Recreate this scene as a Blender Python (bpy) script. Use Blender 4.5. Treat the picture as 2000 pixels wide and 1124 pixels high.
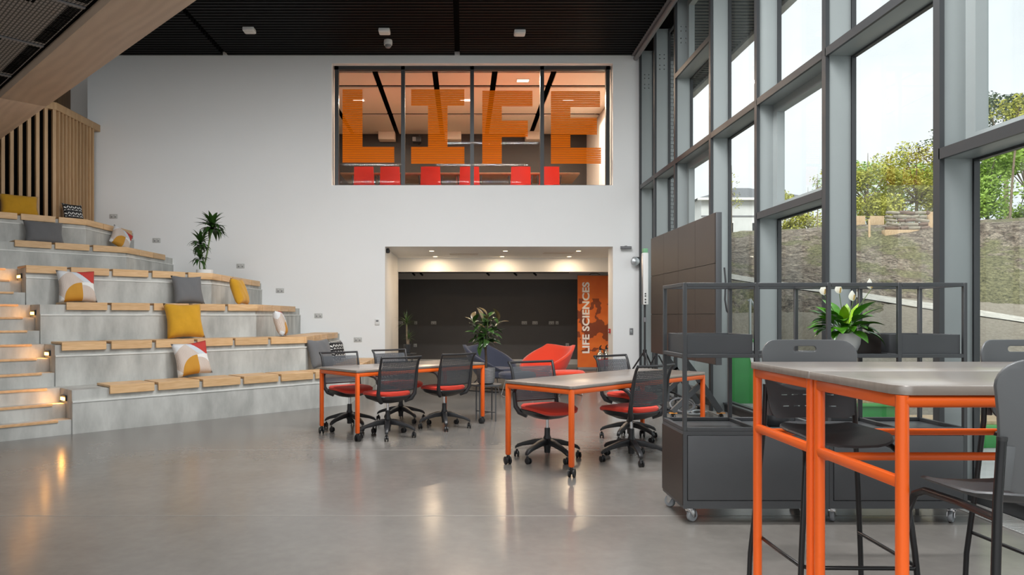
import bpy, bmesh, math, random
from mathutils import Vector, Matrix, noise
random.seed(7)
PI = math.pi
sc = bpy.context.scene
for o in list(bpy.data.objects): bpy.data.objects.remove(o)
C = sc.collection

# ------------------------------------------------------------------ camera
F, CX, CY, EYE = 1390.0, 905.0, 617.0, 1.33
cam = bpy.data.cameras.new('camera'); camo = bpy.data.objects.new('camera', cam); C.objects.link(camo)
cam.sensor_width = 36.0; cam.lens = F / 2000 * 36.0
cam.shift_x = (1000 - CX) / 2000; cam.shift_y = (CY - 562) / 2000
cam.clip_start = 0.05; cam.clip_end = 400
camo.location = (0, 0, EYE); camo.rotation_euler = (PI / 2, 0, 0)
sc.camera = camo

# ------------------------------------------------------------------ sky, exposure
sc.view_settings.view_transform = 'Standard'; sc.view_settings.look = 'None'
sc.view_settings.gamma = 1.0; sc.view_settings.use_curve_mapping = False
sc.view_settings.exposure = 0.95
w = bpy.data.worlds.new('sky'); sc.world = w; w.use_nodes = True
nt = w.node_tree; nt.nodes.clear()
wo = nt.nodes.new('ShaderNodeOutputWorld'); bg = nt.nodes.new('ShaderNodeBackground')
tc = nt.nodes.new('ShaderNodeTexCoord'); nz = nt.nodes.new('ShaderNodeTexNoise'); cr = nt.nodes.new('ShaderNodeValToRGB')
nz.inputs['Scale'].default_value = 2.2; nz.inputs['Detail'].default_value = 6; nz.inputs['Roughness'].default_value = 0.55
cr.color_ramp.elements[0].position = 0.36; cr.color_ramp.elements[0].color = (0.72, 0.79, 0.85, 1)
cr.color_ramp.elements[1].position = 0.60; cr.color_ramp.elements[1].color = (0.97, 0.985, 0.99, 1)
nt.links.new(tc.outputs['Generated'], nz.inputs['Vector']); nt.links.new(nz.outputs['Fac'], cr.inputs['Fac'])
nt.links.new(cr.outputs['Color'], bg.inputs['Color']); bg.inputs['Strength'].default_value = 0.67
nt.links.new(bg.outputs['Background'], wo.inputs['Surface'])
sun = bpy.data.lights.new('sun', 'SUN'); sun.energy = 1.9; sun.angle = math.radians(25); sun.color = (1, 0.97, 0.92)
suno = bpy.data.objects.new('sun', sun); C.objects.link(suno)
suno.rotation_euler = (math.radians(50), 0, math.radians(-25))

FILL_W = 148.0      # radiant watts of each added ceiling fill light

# ------------------------------------------------------------------ helpers
def P(px, py, D): return Vector(((px - CX) * D / F, D, EYE - (py - CY) * D / F))
def lin(c):
    c /= 255.0
    return c / 12.92 if c <= 0.04045 else ((c + 0.055) / 1.055) ** 2.4
def rgb(r, g, b): return (lin(r), lin(g), lin(b), 1)

class MB:
    def __init__(s): s.v = []; s.f = []
    def add(s, vs, fs):
        n = len(s.v); s.v += [tuple(v) for v in vs]; s.f += [tuple(i + n for i in f) for f in fs]; return s
    def box(s, x0, x1, y0, y1, z0, z1, M=None):
        vs = [Vector(p) for p in ((x0,y0,z0),(x1,y0,z0),(x1,y1,z0),(x0,y1,z0),(x0,y0,z1),(x1,y0,z1),(x1,y1,z1),(x0,y1,z1))]
        if M: vs = [M @ v for v in vs]
        return s.add(vs, [(0,3,2,1),(4,5,6,7),(0,1,5,4),(1,2,6,5),(2,3,7,6),(3,0,4,7)])
    def bar(s, p0, p1, w, h, up=(0,0,1)):
        p0 = Vector(p0); p1 = Vector(p1); d = (p1 - p0).normalized(); up = Vector(up)
        if abs(d.dot(up)) > 0.98: up = Vector((1,0,0))
        a = d.cross(up).normalized(); b = a.cross(d).normalized()
        r = lambda p: [p - a*w/2 - b*h/2, p + a*w/2 - b*h/2, p + a*w/2 + b*h/2, p - a*w/2 + b*h/2]
        return s.add(r(p0) + r(p1), [(3,2,1,0),(4,5,6,7),(0,1,5,4),(1,2,6,5),(2,3,7,6),(3,0,4,7)])
    def tube(s, pts, r, n=10, closed=False):
        pts = [Vector(p) for p in pts]; m = len(pts); rings = []
        nrm = None
        for i, p in enumerate(pts):
            if closed: t = pts[(i+1) % m] - pts[i-1]
            else: t = pts[min(i+1, m-1)] - pts[max(i-1, 0)]
            t.normalize()
            if nrm is None:
                a = Vector((0,0,1)) if abs(t.z) < 0.9 else Vector((1,0,0)); nrm = t.cross(a).normalized()
            else:
                nrm = (nrm - t * nrm.dot(t)).normalized()
            b = t.cross(nrm); rr = r[i] if isinstance(r, (list, tuple)) else r
            rings.append([p + (nrm * math.cos(2*PI*k/n) + b * math.sin(2*PI*k/n)) * rr for k in range(n)])
        return s.loft(rings, cap=not closed, closed=closed)
    def cyl(s, p0, p1, r0, r1=None, n=16): return s.tube([p0, p1], [r0, r0 if r1 is None else r1], n)
    def loft(s, rings, cap=True, closed=False):
        n = len(rings[0]); vs = [v for r in rings for v in r]; fs = []; m = len(rings)
        for i in range(m if closed else m - 1):
            for k in range(n):
                a = i*n + k; b = i*n + (k+1) % n; c = ((i+1) % m)*n + (k+1) % n; d = ((i+1) % m)*n + k
                fs.append((a, b, c, d))
        if cap: fs.append(tuple(range(n-1, -1, -1))); fs.append(tuple(range((m-1)*n, m*n)))
        return s.add(vs, fs)
    def lathe(s, prof, c=(0,0,0), n=24, axis='z'):
        rings = []
        for r, z in prof:
            ring = []
            for k in range(n):
                a = 2*PI*k/n
                if axis == 'z': ring.append((c[0] + r*math.cos(a), c[1] + r*math.sin(a), c[2] + z))
                elif axis == 'x': ring.append((c[0] + z, c[1] + r*math.cos(a), c[2] + r*math.sin(a)))
                else: ring.append((c[0] + r*math.sin(a), c[1] + z, c[2] + r*math.cos(a)))
            rings.append(ring)
        return s.loft(rings)
    def prism(s, poly, z0, z1):
        n = len(poly)
        return s.add([(x, y, z0) for x, y in poly] + [(x, y, z1) for x, y in poly],
                     [tuple(range(n-1, -1, -1)), tuple(range(n, 2*n))] + [(k, (k+1) % n, (k+1) % n + n, k + n) for k in range(n)])
    def grid(s, fn, nu, nv):
        vs = [fn(i/nu, j/nv) for j in range(nv+1) for i in range(nu+1)]
        fs = [(j*(nu+1)+i, j*(nu+1)+i+1, (j+1)*(nu+1)+i+1, (j+1)*(nu+1)+i) for j in range(nv) for i in range(nu)]
        return s.add(vs, fs)

def mesh_of(mb, name, smooth=False, bevel=0, seg=2):
    me = bpy.data.meshes.new(name); me.from_pydata(mb.v, [], mb.f)
    bm = bmesh.new(); bm.from_mesh(me)
    bmesh.ops.recalc_face_normals(bm, faces=bm.faces)
    if bevel:
        es = [e for e in bm.edges if len(e.link_faces) == 2 and e.calc_face_angle(0) > 0.6]
        bmesh.ops.bevel(bm, geom=es, offset=bevel, segments=seg, affect='EDGES', profile=0.5, clamp_overlap=True)
    if smooth or bevel:
        for f in bm.faces: f.smooth = True
        for e in bm.edges:
            if len(e.link_faces) == 2 and e.calc_face_angle(0) > 0.7: e.smooth = False
    bm.to_mesh(me); bm.free(); me.update()
    return me
def link(name, me, mat, parent=None):
    o = bpy.data.objects.new(name, me); C.objects.link(o)
    if mat is not None:
        o.data.materials.clear(); o.data.materials.append(M[mat] if isinstance(mat, str) else mat)
    if parent: o.parent = parent
    return o
def obj(name, mb, mat, parent=None, smooth=False, bevel=0, world=False, seg=2):
    if world and parent:
        r = parent; off = Vector((0,0,0))
        while r: off += r.location; r = r.parent
        mb.v = [tuple(Vector(v) - off) for v in mb.v]
    return link(name, mesh_of(mb, name, smooth, bevel, seg), mat, parent)
def tag(o, label=None, cat=None, group=None, kind=None):
    if label: o['label'] = label
    if cat: o['category'] = cat
    if group: o['group'] = group
    if kind: o['kind'] = kind
    return o
def thing(name, label, cat, loc=(0,0,0), rz=0, group=None, kind=None):
    o = bpy.data.objects.new(name, None); C.objects.link(o); o.empty_display_size = 0.1
    o.location = loc; o.rotation_euler = (0, 0, rz)
    return tag(o, label, cat, group, kind)
def structure(name, mb, mat, label, parent=None, **k):
    o = obj(name, mb, mat, parent, **k); tag(o, label, None, None, 'structure'); return o
def dup(root, loc, rz, label, group=None):
    r = root.copy(); C.objects.link(r); r.location = loc; r.rotation_euler = (0, 0, rz); r['label'] = label
    if group: r['group'] = group
    for ch in list(root.children):
        c = ch.copy(); C.objects.link(c); c.parent = r
        for g in ch.children:
            d = g.copy(); C.objects.link(d); d.parent = c
    return r

# ------------------------------------------------------------------ materials
M = {}
def mat(name, col, rough=0.6, metal=0.0, spec=0.5, noise_s=0, noise_a=0.0, bump=0.0, bump_s=60, stretch=None, emit=None, es=0, sheen=0, coat=0, col2=None, rough_var=0, lo=0.3, hi=0.7):
    m = bpy.data.materials.new(name); m.use_nodes = True; nt = m.node_tree; N = nt.nodes; L = nt.links
    b = N['Principled BSDF']; M[name] = m
    b.inputs['Base Color'].default_value = col; b.inputs['Roughness'].default_value = rough
    b.inputs['Metallic'].default_value = metal; b.inputs['Specular IOR Level'].default_value = spec
    b.inputs['Sheen Weight'].default_value = sheen; b.inputs['Coat Weight'].default_value = coat
    if emit: b.inputs['Emission Color'].default_value = emit; b.inputs['Emission Strength'].default_value = es
    tcn = N.new('ShaderNodeTexCoord'); mp = N.new('ShaderNodeMapping'); L.new(tcn.outputs['Object'], mp.inputs['Vector'])
    if stretch: mp.inputs['Scale'].default_value = stretch
    if noise_s:
        n1 = N.new('ShaderNodeTexNoise'); n1.inputs['Scale'].default_value = noise_s; n1.inputs['Detail'].default_value = 7
        n1.inputs['Roughness'].default_value = 0.6
        L.new(mp.outputs['Vector'], n1.inputs['Vector'])
        r = N.new('ShaderNodeValToRGB'); r.color_ramp.elements[0].position = lo; r.color_ramp.elements[1].position = hi
        c2 = col2 or tuple(min(1, c * (1 + noise_a)) for c in col[:3]) + (1,)
        c1 = tuple(c * (1 - noise_a) for c in col[:3]) + (1,) if not col2 else col
        r.color_ramp.elements[0].color = c1; r.color_ramp.elements[1].color = c2
        L.new(n1.outputs['Fac'], r.inputs['Fac']); L.new(r.outputs['Color'], b.inputs['Base Color'])
        if rough_var:
            mr = N.new('ShaderNodeMapRange'); mr.inputs['To Min'].default_value = rough - rough_var; mr.inputs['To Max'].default_value = rough + rough_var
            L.new(n1.outputs['Fac'], mr.inputs['Value']); L.new(mr.outputs['Result'], b.inputs['Roughness'])
    if bump:
        n2 = N.new('ShaderNodeTexNoise'); n2.inputs['Scale'].default_value = bump_s; n2.inputs['Detail'].default_value = 4
        L.new(mp.outputs['Vector'], n2.inputs['Vector'])
        bp = N.new('ShaderNodeBump'); bp.inputs['Strength'].default_value = bump; bp.inputs['Distance'].default_value = 0.01
        L.new(n2.outputs['Fac'], bp.inputs['Height']); L.new(bp.outputs['Normal'], b.inputs['Normal'])
    return m

def floor_material():
    m = mat('polished_concrete', (0.192, 0.179, 0.164, 1), 0.20, spec=0.5, noise_s=0.7, noise_a=0.16, rough_var=0.05, coat=0.0)
    nt = m.node_tree; N = nt.nodes; L = nt.links; b = N['Principled BSDF']
    n = N.new('ShaderNodeTexNoise'); n.inputs['Scale'].default_value = 14; n.inputs['Detail'].default_value = 8
    tcn = N.new('ShaderNodeTexCoord'); L.new(tcn.outputs['Object'], n.inputs['Vector'])
    src = b.inputs['Base Color'].links[0].from_socket
    mx = N.new('ShaderNodeMix'); mx.data_type = 'RGBA'; mx.blend_type = 'OVERLAY'; mx.inputs[0].default_value = 0.18
    L.new(src, mx.inputs[6]); L.new(n.outputs['Color'], mx.inputs[7])
    hs = N.new('ShaderNodeRGBToBW'); L.new(n.outputs['Color'], hs.inputs[0]); L.new(hs.outputs[0], mx.inputs[7])
    L.new(mx.outputs[2], b.inputs['Base Color'])
floor_material()
mat('white_paint', (0.87, 0.875, 0.87, 1), 0.75, noise_s=0.5, noise_a=0.015)
mat('warm_white_paint', (0.74, 0.71, 0.67, 1), 0.7)
mat('dark_wall_paint', (0.118, 0.111, 0.106, 1), 0.6, noise_s=0.8, noise_a=0.08)
mat('skirting_white', (0.7, 0.69, 0.66, 1), 0.5)
mat('black_slat', (0.005, 0.005, 0.0055, 1), 0.6, spec=0.15)
mat('black_void', (0.003, 0.003, 0.003, 1), 0.9, spec=0.05)
mat('fin_paint', (0.29, 0.32, 0.32, 1), 0.36, spec=0.5, noise_s=0.6, noise_a=0.05)
mat('frame_dark', (0.035, 0.038, 0.041, 1), 0.42)
mat('steel_paint', (0.072, 0.076, 0.081, 1), 0.42)
mat('charcoal_panel', (0.078, 0.082, 0.088, 1), 0.42, noise_s=3, noise_a=0.06)
mat('brown_black_panel', (0.045, 0.033, 0.028, 1), 0.42)
mat('cast_concrete', (0.47, 0.47, 0.445, 1), 0.7, noise_s=3.2, noise_a=0.26, bump=0.12, bump_s=30, stretch=(1, 1, 0.38), lo=0.32, hi=0.66)
mat('lit_ledge_concrete', (0.70, 0.70, 0.67, 1), 0.7, noise_s=4, noise_a=0.12)  # paler than the tiers: light falling on the ledge is put into this colour
def wood(name, c1, c2, stretch, scale=6, rough=0.45, bump=0.05, dist=0.6, wave=0.2, spec=0.5):
    m = bpy.data.materials.new(name); m.use_nodes = True; nt = m.node_tree; N = nt.nodes; L = nt.links; M[name] = m
    b = N['Principled BSDF']; b.inputs['Roughness'].default_value = rough
    tcn = N.new('ShaderNodeTexCoord'); mp = N.new('ShaderNodeMapping'); mp.inputs['Scale'].default_value = stretch
    oi = N.new('ShaderNodeObjectInfo'); ad = N.new('ShaderNodeVectorMath'); ad.operation = 'ADD'
    ml = N.new('ShaderNodeVectorMath'); ml.operation = 'SCALE'; ml.inputs['Scale'].default_value = 37.0
    cb = N.new('ShaderNodeCombineXYZ')
    for k in range(3): L.new(oi.outputs['Random'], cb.inputs[k])
    L.new(cb.outputs[0], ml.inputs[0]); L.new(tcn.outputs['Object'], ad.inputs[0]); L.new(ml.outputs[0], ad.inputs[1])
    L.new(ad.outputs[0], mp.inputs['Vector'])
    n = N.new('ShaderNodeTexNoise'); n.inputs['Scale'].default_value = scale; n.inputs['Detail'].default_value = 8; n.inputs['Distortion'].default_value = dist; b.inputs['Specular IOR Level'].default_value = spec
    L.new(mp.outputs[0], n.inputs['Vector'])
    wv = N.new('ShaderNodeTexWave'); wv.inputs['Scale'].default_value = scale * 0.7; wv.inputs['Distortion'].default_value = 9; wv.inputs['Detail'].default_value = 3
    L.new(mp.outputs[0], wv.inputs['Vector'])
    mx = N.new('ShaderNodeMix'); mx.inputs[0].default_value = wave; L.new(n.outputs['Fac'], mx.inputs[2]); L.new(wv.outputs['Fac'], mx.inputs[3])
    r = N.new('ShaderNodeValToRGB'); r.color_ramp.elements[0].position = 0.25; r.color_ramp.elements[1].position = 0.75
    r.color_ramp.elements[0].color = c1; r.color_ramp.elements[1].color = c2
    L.new(mx.outputs[0], r.inputs['Fac'])
    hsv = N.new('ShaderNodeHueSaturation'); mr = N.new('ShaderNodeMapRange'); mr.inputs['To Min'].default_value = 0.88; mr.inputs['To Max'].default_value = 1.1
    L.new(oi.outputs['Random'], mr.inputs['Value']); L.new(mr.outputs[0], hsv.inputs['Value'])
    L.new(r.outputs['Color'], hsv.inputs['Color']); L.new(hsv.outputs[0], b.inputs['Base Color'])
    bp = N.new('ShaderNodeBump'); bp.inputs['Strength'].default_value = bump; bp.inputs['Distance'].default_value = 0.01
    L.new(n.outputs['Fac'], bp.inputs['Height']); L.new(bp.outputs[0], b.inputs['Normal'])
    return m
wood('oak_block', (0.60, 0.36, 0.17, 1), (0.76, 0.51, 0.28, 1), (1.0, 1.0, 16), 3.5, dist=0.4, wave=0.1)
wood('oak_soffit', (0.54, 0.39, 0.28, 1), (0.68, 0.51, 0.375, 1), (2.6, 0.5, 1), 1.6, 0.5, dist=0.8, wave=0.22)
wood('oak_slat', (0.44, 0.27, 0.13, 1), (0.58, 0.38, 0.21, 1), (8, 8, 0.7), 4, 0.55)
wood('oak_nosing', (0.62, 0.36, 0.17, 1), (0.75, 0.48, 0.26, 1), (2, 2, 12), 4)
wood('walnut_brown', (0.10, 0.055, 0.025, 1), (0.15, 0.085, 0.04, 1), (6, 6, 0.6), 4)
wood('table_laminate', (0.20, 0.163, 0.137, 1), (0.285, 0.24, 0.205, 1), (0.8, 16, 6), 2.2, 0.42, 0.0, dist=0.3, wave=0.0, spec=1.0)
cb_ = M['table_laminate'].node_tree.nodes['Principled BSDF']; cb_.inputs['Coat Weight'].default_value = 1.0; cb_.inputs['Coat Roughness'].default_value = 0.24; cb_.inputs['Coat IOR'].default_value = 1.7
wood('meeting_table_wood', (0.16, 0.09, 0.05, 1), (0.24, 0.14, 0.08, 1), (1, 10, 4), 3, 0.4)
wood('raw_timber', (0.50, 0.34, 0.19, 1), (0.66, 0.48, 0.30, 1), (3, 3, 3), 3, 0.7)
mat('orange_paint', (0.90, 0.135, 0.014, 1), 0.32, spec=0.5)
mat('black_plastic', (0.026, 0.026, 0.028, 1), 0.4)
mat('caster_black', (0.014, 0.014, 0.015, 1), 0.4)
mat('caster_grey', (0.30, 0.32, 0.34, 1), 0.4)
mat('chrome', (0.75, 0.75, 0.76, 1), 0.15, metal=1)
mat('red_fabric', (0.84, 0.055, 0.026, 1), 0.85, bump=0.15, bump_s=400, sheen=0.2)
mat('red_wool', (0.80, 0.060, 0.020, 1), 0.9, bump=0.2, bump_s=300, sheen=0.3)
mat('red_leather', (0.75, 0.035, 0.02, 1), 0.5)
mat('navy_wool', (0.046, 0.051, 0.078, 1), 0.9, bump=0.2, bump_s=300, sheen=0.2)
mat('stool_shell', (0.105, 0.111, 0.117, 1), 0.42, bump=0.03, bump_s=500)
mat('stool_tube', (0.012, 0.012, 0.013, 1), 0.3)
mat('mustard_fabric', (0.58, 0.30, 0.012, 1), 0.9, noise_s=6, noise_a=0.08, bump=0.3, bump_s=9, sheen=0.2)
mat('grey_fabric', (0.145, 0.147, 0.153, 1), 0.9, noise_s=300, noise_a=0.12, bump=0.3, bump_s=8, sheen=0.2)
mat('socket_plastic', (0.52, 0.52, 0.50, 1), 0.35)
mat('white_plastic', (0.78, 0.78, 0.76, 1), 0.35)
mat('grey_plastic', (0.20, 0.20, 0.21, 1), 0.4)
mat('dark_glass', (0.01, 0.01, 0.01, 1), 0.1)
mat('pot_white', (0.86, 0.86, 0.84, 1), 0.35)
mat('pot_grey', (0.20, 0.20, 0.205, 1), 0.8, noise_s=22, noise_a=0.3, stretch=(0.6, 0.6, 3), bump=0.3, bump_s=40)
mat('pot_dark', (0.03, 0.032, 0.036, 1), 0.4)
mat('soil', (0.03, 0.02, 0.012, 1), 0.95)
mat('leaf_dracaena', (0.030, 0.085, 0.014, 1), 0.35, noise_s=9, noise_a=0.4)
mat('leaf_rubber', (0.042, 0.095, 0.022, 1), 0.22, noise_s=7, noise_a=0.45)
mat('leaf_rubber_bronze', (0.16, 0.11, 0.05, 1), 0.3, noise_s=7, noise_a=0.3)
mat('leaf_lily', (0.060, 0.22, 0.010, 1), 0.28, noise_s=9, noise_a=0.3)
mat('leaf_lily_light', (0.24, 0.44, 0.010, 1), 0.3, noise_s=9, noise_a=0.2)
mat('leaf_yucca', (0.07, 0.13, 0.035, 1), 0.4, noise_s=9, noise_a=0.3)
mat('spathe_white', (0.85, 0.85, 0.76, 1), 0.5)
mat('spadix', (0.55, 0.36, 0.12, 1), 0.7)
mat('stem_green', (0.11, 0.17, 0.05, 1), 0.5)
mat('bark_brown', (0.11, 0.075, 0.05, 1), 0.85, noise_s=60, noise_a=0.4, bump=0.5, bump_s=80)
mat('bark_pale', (0.22, 0.17, 0.12, 1), 0.9, noise_s=10, noise_a=0.3)
mat('leaf_tree_yellow', (0.42, 0.42, 0.07, 1), 0.6, noise_s=1.2, noise_a=0.35)
mat('leaf_tree_green', (0.31, 0.47, 0.08, 1), 0.6, noise_s=1.2, noise_a=0.3)
mat('leaf_tree_dark', (0.06, 0.09, 0.03, 1), 0.6, noise_s=1.2, noise_a=0.3)
mat('paving', (0.42, 0.42, 0.41, 1), 0.8, noise_s=2, noise_a=0.12)
mat('house_wall', (0.66, 0.67, 0.66, 1), 0.8, noise_s=2, noise_a=0.06)
mat('roof_slate', (0.16, 0.165, 0.175, 1), 0.7, noise_s=12, noise_a=0.25)
mat('pale_brick', (0.40, 0.42, 0.43, 1), 0.8, noise_s=14, noise_a=0.22)
mat('mortar', (0.15, 0.155, 0.16, 1), 0.9)
mat('green_paint', (0.035, 0.27, 0.055, 1), 0.5, noise_s=3, noise_a=0.12)
mat('green_rim', (0.10, 0.40, 0.10, 1), 0.5)
mat('log_wood', (0.34, 0.30, 0.24, 1), 0.9, noise_s=6, noise_a=0.35)
mat('log_dark', (0.20, 0.14, 0.11, 1), 0.9, noise_s=6, noise_a=0.35)
mat('galvanised', (0.45, 0.47, 0.48, 1), 0.4, metal=0.7)
mat('led_face', (0.050, 0.038, 0.031, 1), 0.45, noise_s=2, noise_a=0.08)
mat('aluminium', (0.62, 0.62, 0.62, 1), 0.3, metal=0.8)
mat('steel_bottle', (0.7, 0.7, 0.7, 1), 0.18, metal=1)
mat('orange_lock', (0.65, 0.25, 0.03, 1), 0.4)
mat('ceiling_raft', (0.74, 0.63, 0.52, 1), 0.7)
mat('upper_dark', (0.035, 0.030, 0.028, 1), 0.5)
mat('carpet', (0.22, 0.17, 0.13, 1), 0.95)
mat('grille_metal', (0.50, 0.50, 0.48, 1), 0.4, metal=0.4)
mat('label_green', (0.20, 0.45, 0.25, 1), 0.5)
mat('sign_red', (0.45, 0.03, 0.03, 1), 0.5)
mat('amber_light', (1, 0.45, 0.08, 1), 0.5, emit=(1.0, 0.42, 0.07, 1), es=9)
mat('warm_lamp', (1, 0.8, 0.5, 1), 0.5, emit=(1.0, 0.72, 0.40, 1), es=9)
mat('lamp_panel', (1, 0.9, 0.8, 1), 0.5, emit=(1.0, 0.90, 0.78, 1), es=1.2)

def glass(name, tint=(1, 1, 1, 1), ior=1.45, refl=1.0):
    m = bpy.data.materials.new(name); m.use_nodes = True; nt = m.node_tree; N = nt.nodes; L = nt.links; M[name] = m
    N.clear(); out = N.new('ShaderNodeOutputMaterial'); tr = N.new('ShaderNodeBsdfTransparent'); gl = N.new('ShaderNodeBsdfGlossy')
    gl.inputs['Roughness'].default_value = 0.0; tr.inputs['Color'].default_value = tint
    fr = N.new('ShaderNodeFresnel'); fr.inputs['IOR'].default_value = ior
    mu = N.new('ShaderNodeMath'); mu.operation = 'MULTIPLY'; mu.inputs[1].default_value = refl
    mx = N.new('ShaderNodeMixShader'); L.new(fr.outputs[0], mu.inputs[0]); L.new(mu.outputs[0], mx.inputs[0])
    L.new(tr.outputs[0], mx.inputs[1]); L.new(gl.outputs[0], mx.inputs[2]); L.new(mx.outputs[0], out.inputs[0])
glass('clear_glass', (0.96, 0.985, 0.98, 1), 1.4, 0.15)
glass('inner_glass', (0.95, 0.95, 0.95, 1), 1.45, 0.06)
def film():
    m = bpy.data.materials.new('orange_film'); m.use_nodes = True; nt = m.node_tree; N = nt.nodes; L = nt.links; M['orange_film'] = m
    N.clear(); out = N.new('ShaderNodeOutputMaterial'); tr = N.new('ShaderNodeBsdfTransparent'); df = N.new('ShaderNodeBsdfPrincipled')
    tr.inputs['Color'].default_value = (1.0, 0.42, 0.10, 1); df.inputs['Base Color'].default_value = (1.0, 0.22, 0.006, 1); df.inputs['Roughness'].default_value = 0.7; df.inputs['Specular IOR Level'].default_value = 0.05
    mx = N.new('ShaderNodeMixShader'); mx.inputs[0].default_value = 0.93
    L.new(tr.outputs[0], mx.inputs[1]); L.new(df.outputs[0], mx.inputs[2]); L.new(mx.outputs[0], out.inputs[0])
film()

class NB:   # tiny node-maths builder on object coordinates
    def __init__(s, name, rough=0.85):
        s.m = bpy.data.materials.new(name); s.m.use_nodes = True; s.N = s.m.node_tree.nodes; s.L = s.m.node_tree.links; M[name] = s.m
        s.b = s.N['Principled BSDF']; s.b.inputs['Roughness'].default_value = rough
        t = s.N.new('ShaderNodeTexCoord'); x = s.N.new('ShaderNodeSeparateXYZ'); s.L.new(t.outputs['Object'], x.inputs[0])
        s.tc = t; s.x, s.y, s.z = x.outputs
    def op(s, o, a, b=0.0):
        n = s.N.new('ShaderNodeMath'); n.operation = o
        for i, q in enumerate((a, b)):
            if isinstance(q, (int, float)): n.inputs[i].default_value = q
            else: s.L.new(q, n.inputs[i])
        return n.outputs[0]
    def circle(s, a, b, ca, cb, r):
        d = s.op('ADD', s.op('POWER', s.op('SUBTRACT', a, ca), 2.0), s.op('POWER', s.op('SUBTRACT', b, cb), 2.0))
        return s.op('LESS_THAN', d, r*r)
    def half(s, a, b, ka, kb, c): return s.op('GREATER_THAN', s.op('ADD', s.op('MULTIPLY', a, ka), s.op('MULTIPLY', b, kb)), c)
    def mix(s, fac, c1, c2):
        n = s.N.new('ShaderNodeMix'); n.data_type = 'RGBA'; s.L.new(fac, n.inputs[0])
        for i, q in ((6, c1), (7, c2)):
            if isinstance(q, tuple): n.inputs[i].default_value = q
            else: s.L.new(q, n.inputs[i])
        return n.outputs[2]
    def done(s, c): s.L.new(c, s.b.inputs['Base Color']); return s.m
g = NB('geometric_fabric')
ns = g.N.new('ShaderNodeTexWave'); ns.inputs['Scale'].default_value = 30; ns.inputs['Distortion'].default_value = 3; g.L.new(g.tc.outputs['Object'], ns.inputs['Vector'])
beige = g.mix(ns.outputs['Fac'], (0.52, 0.42, 0.36, 1), (0.68, 0.60, 0.54, 1))
c = g.mix(g.circle(g.x, g.z, -0.02, -0.03, 0.225), (0.72, 0.73, 0.74, 1), beige)
c = g.mix(g.half(g.x, g.z, 0.72, 0.69, 0.075), c, (0.60, 0.64, 0.69, 1))
c = g.mix(g.half(g.x, g.z, 0.66, 0.75, 0.135), c, (0.50, 0.045, 0.035, 1))
c = g.mix(g.op('MULTIPLY', g.half(g.x, g.z, 1, 0, 0.04), g.half(g.x, g.z, 0, -1, -0.035)), c, (0.80, 0.80, 0.79, 1))
c = g.mix(g.op('MULTIPLY', g.circle(g.x, g.z, 0.04, -0.19, 0.19), g.half(g.x, g.z, 1, 0, 0.04)), c, beige)
c = g.mix(g.op('MULTIPLY', g.circle(g.x, g.z, 0.045, -0.19, 0.22), g.half(g.x, g.z, -1, 0, -0.045)), c, (0.56, 0.27, 0.03, 1))
g.done(c)
g = NB('monochrome_fabric')
zz = g.op('ABSOLUTE', g.op('SUBTRACT', g.op('FRACT', g.op('MULTIPLY', g.x, 11.0)), 0.5))
st = g.op('FRACT', g.op('ADD', g.op('MULTIPLY', g.z, 13.0), g.op('MULTIPLY', zz, 1.2)))
tick = g.op('GREATER_THAN', g.op('FRACT', g.op('MULTIPLY', g.x, 22.0)), 0.3)
row = g.op('GREATER_THAN', g.op('FRACT', g.op('MULTIPLY', g.z, 6.5)), 0.22)
g.done(g.mix(g.op('MULTIPLY', g.op('MULTIPLY', g.op('GREATER_THAN', st, 0.5), tick), row), (0.012, 0.012, 0.014, 1), (0.72, 0.72, 0.70, 1)))
g = NB('banner_print', 0.5)
vo = g.N.new('ShaderNodeTexVoronoi'); vo.inputs['Scale'].default_value = 3.4; vo.inputs['Randomness'].default_value = 1.0
nz2 = g.N.new('ShaderNodeTexNoise'); nz2.inputs['Scale'].default_value = 2.6; nz2.inputs['Detail'].default_value = 2
g.L.new(g.tc.outputs['Object'], vo.inputs['Vector']); g.L.new(g.tc.outputs['Object'], nz2.inputs['Vector'])
hue = g.mix(nz2.outputs['Fac'], (0.88, 0.24, 0.03, 1), (0.60, 0.075, 0.01, 1))
band = g.op('MULTIPLY', g.op('GREATER_THAN', g.op('ADD', nz2.outputs['Fac'], g.op('MULTIPLY', vo.outputs['Distance'], -0.25)), 0.37),
            g.op('MULTIPLY', g.op('GREATER_THAN', g.z, 0.45), g.op('LESS_THAN', g.z, 1.75)))
g.done(g.mix(g.op('MULTIPLY', band, 0.75), hue, (0.075, 0.02, 0.014, 1)))
# perforated chair back: dark shell with small see-through holes
g = NB('perforated_back', 0.38)
a1 = g.op('SINE', g.op('MULTIPLY', g.op('ADD', g.x, g.z), 210.0)); a2 = g.op('SINE', g.op('MULTIPLY', g.op('SUBTRACT', g.x, g.z), 210.0))
hole = g.op('GREATER_THAN', g.op('MULTIPLY', a1, a2), 0.62)
g.b.inputs['Base Color'].default_value = (0.065, 0.071, 0.080, 1)
tr = g.N.new('ShaderNodeBsdfTransparent'); mxs = g.N.new('ShaderNodeMixShader')
g.L.new(hole, mxs.inputs[0]); g.L.new(g.b.outputs[0], mxs.inputs[1]); g.L.new(tr.outputs[0], mxs.inputs[2])
g.L.new(mxs.outputs[0], g.N['Material Output'].inputs[0])
# perforated metal ceiling panel
g = NB('perforated_metal', 0.45)
s1 = g.op('GREATER_THAN', g.op('SINE', g.op('MULTIPLY', g.x, 190.0)), -0.3); s2 = g.op('GREATER_THAN', g.op('SINE', g.op('MULTIPLY', g.y, 95.0)), -0.75)
g.b.inputs['Metallic'].default_value = 0.3
g.done(g.mix(g.op('MULTIPLY', s1, s2), (0.03, 0.03, 0.03, 1), (0.30, 0.275, 0.26, 1)))
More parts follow.
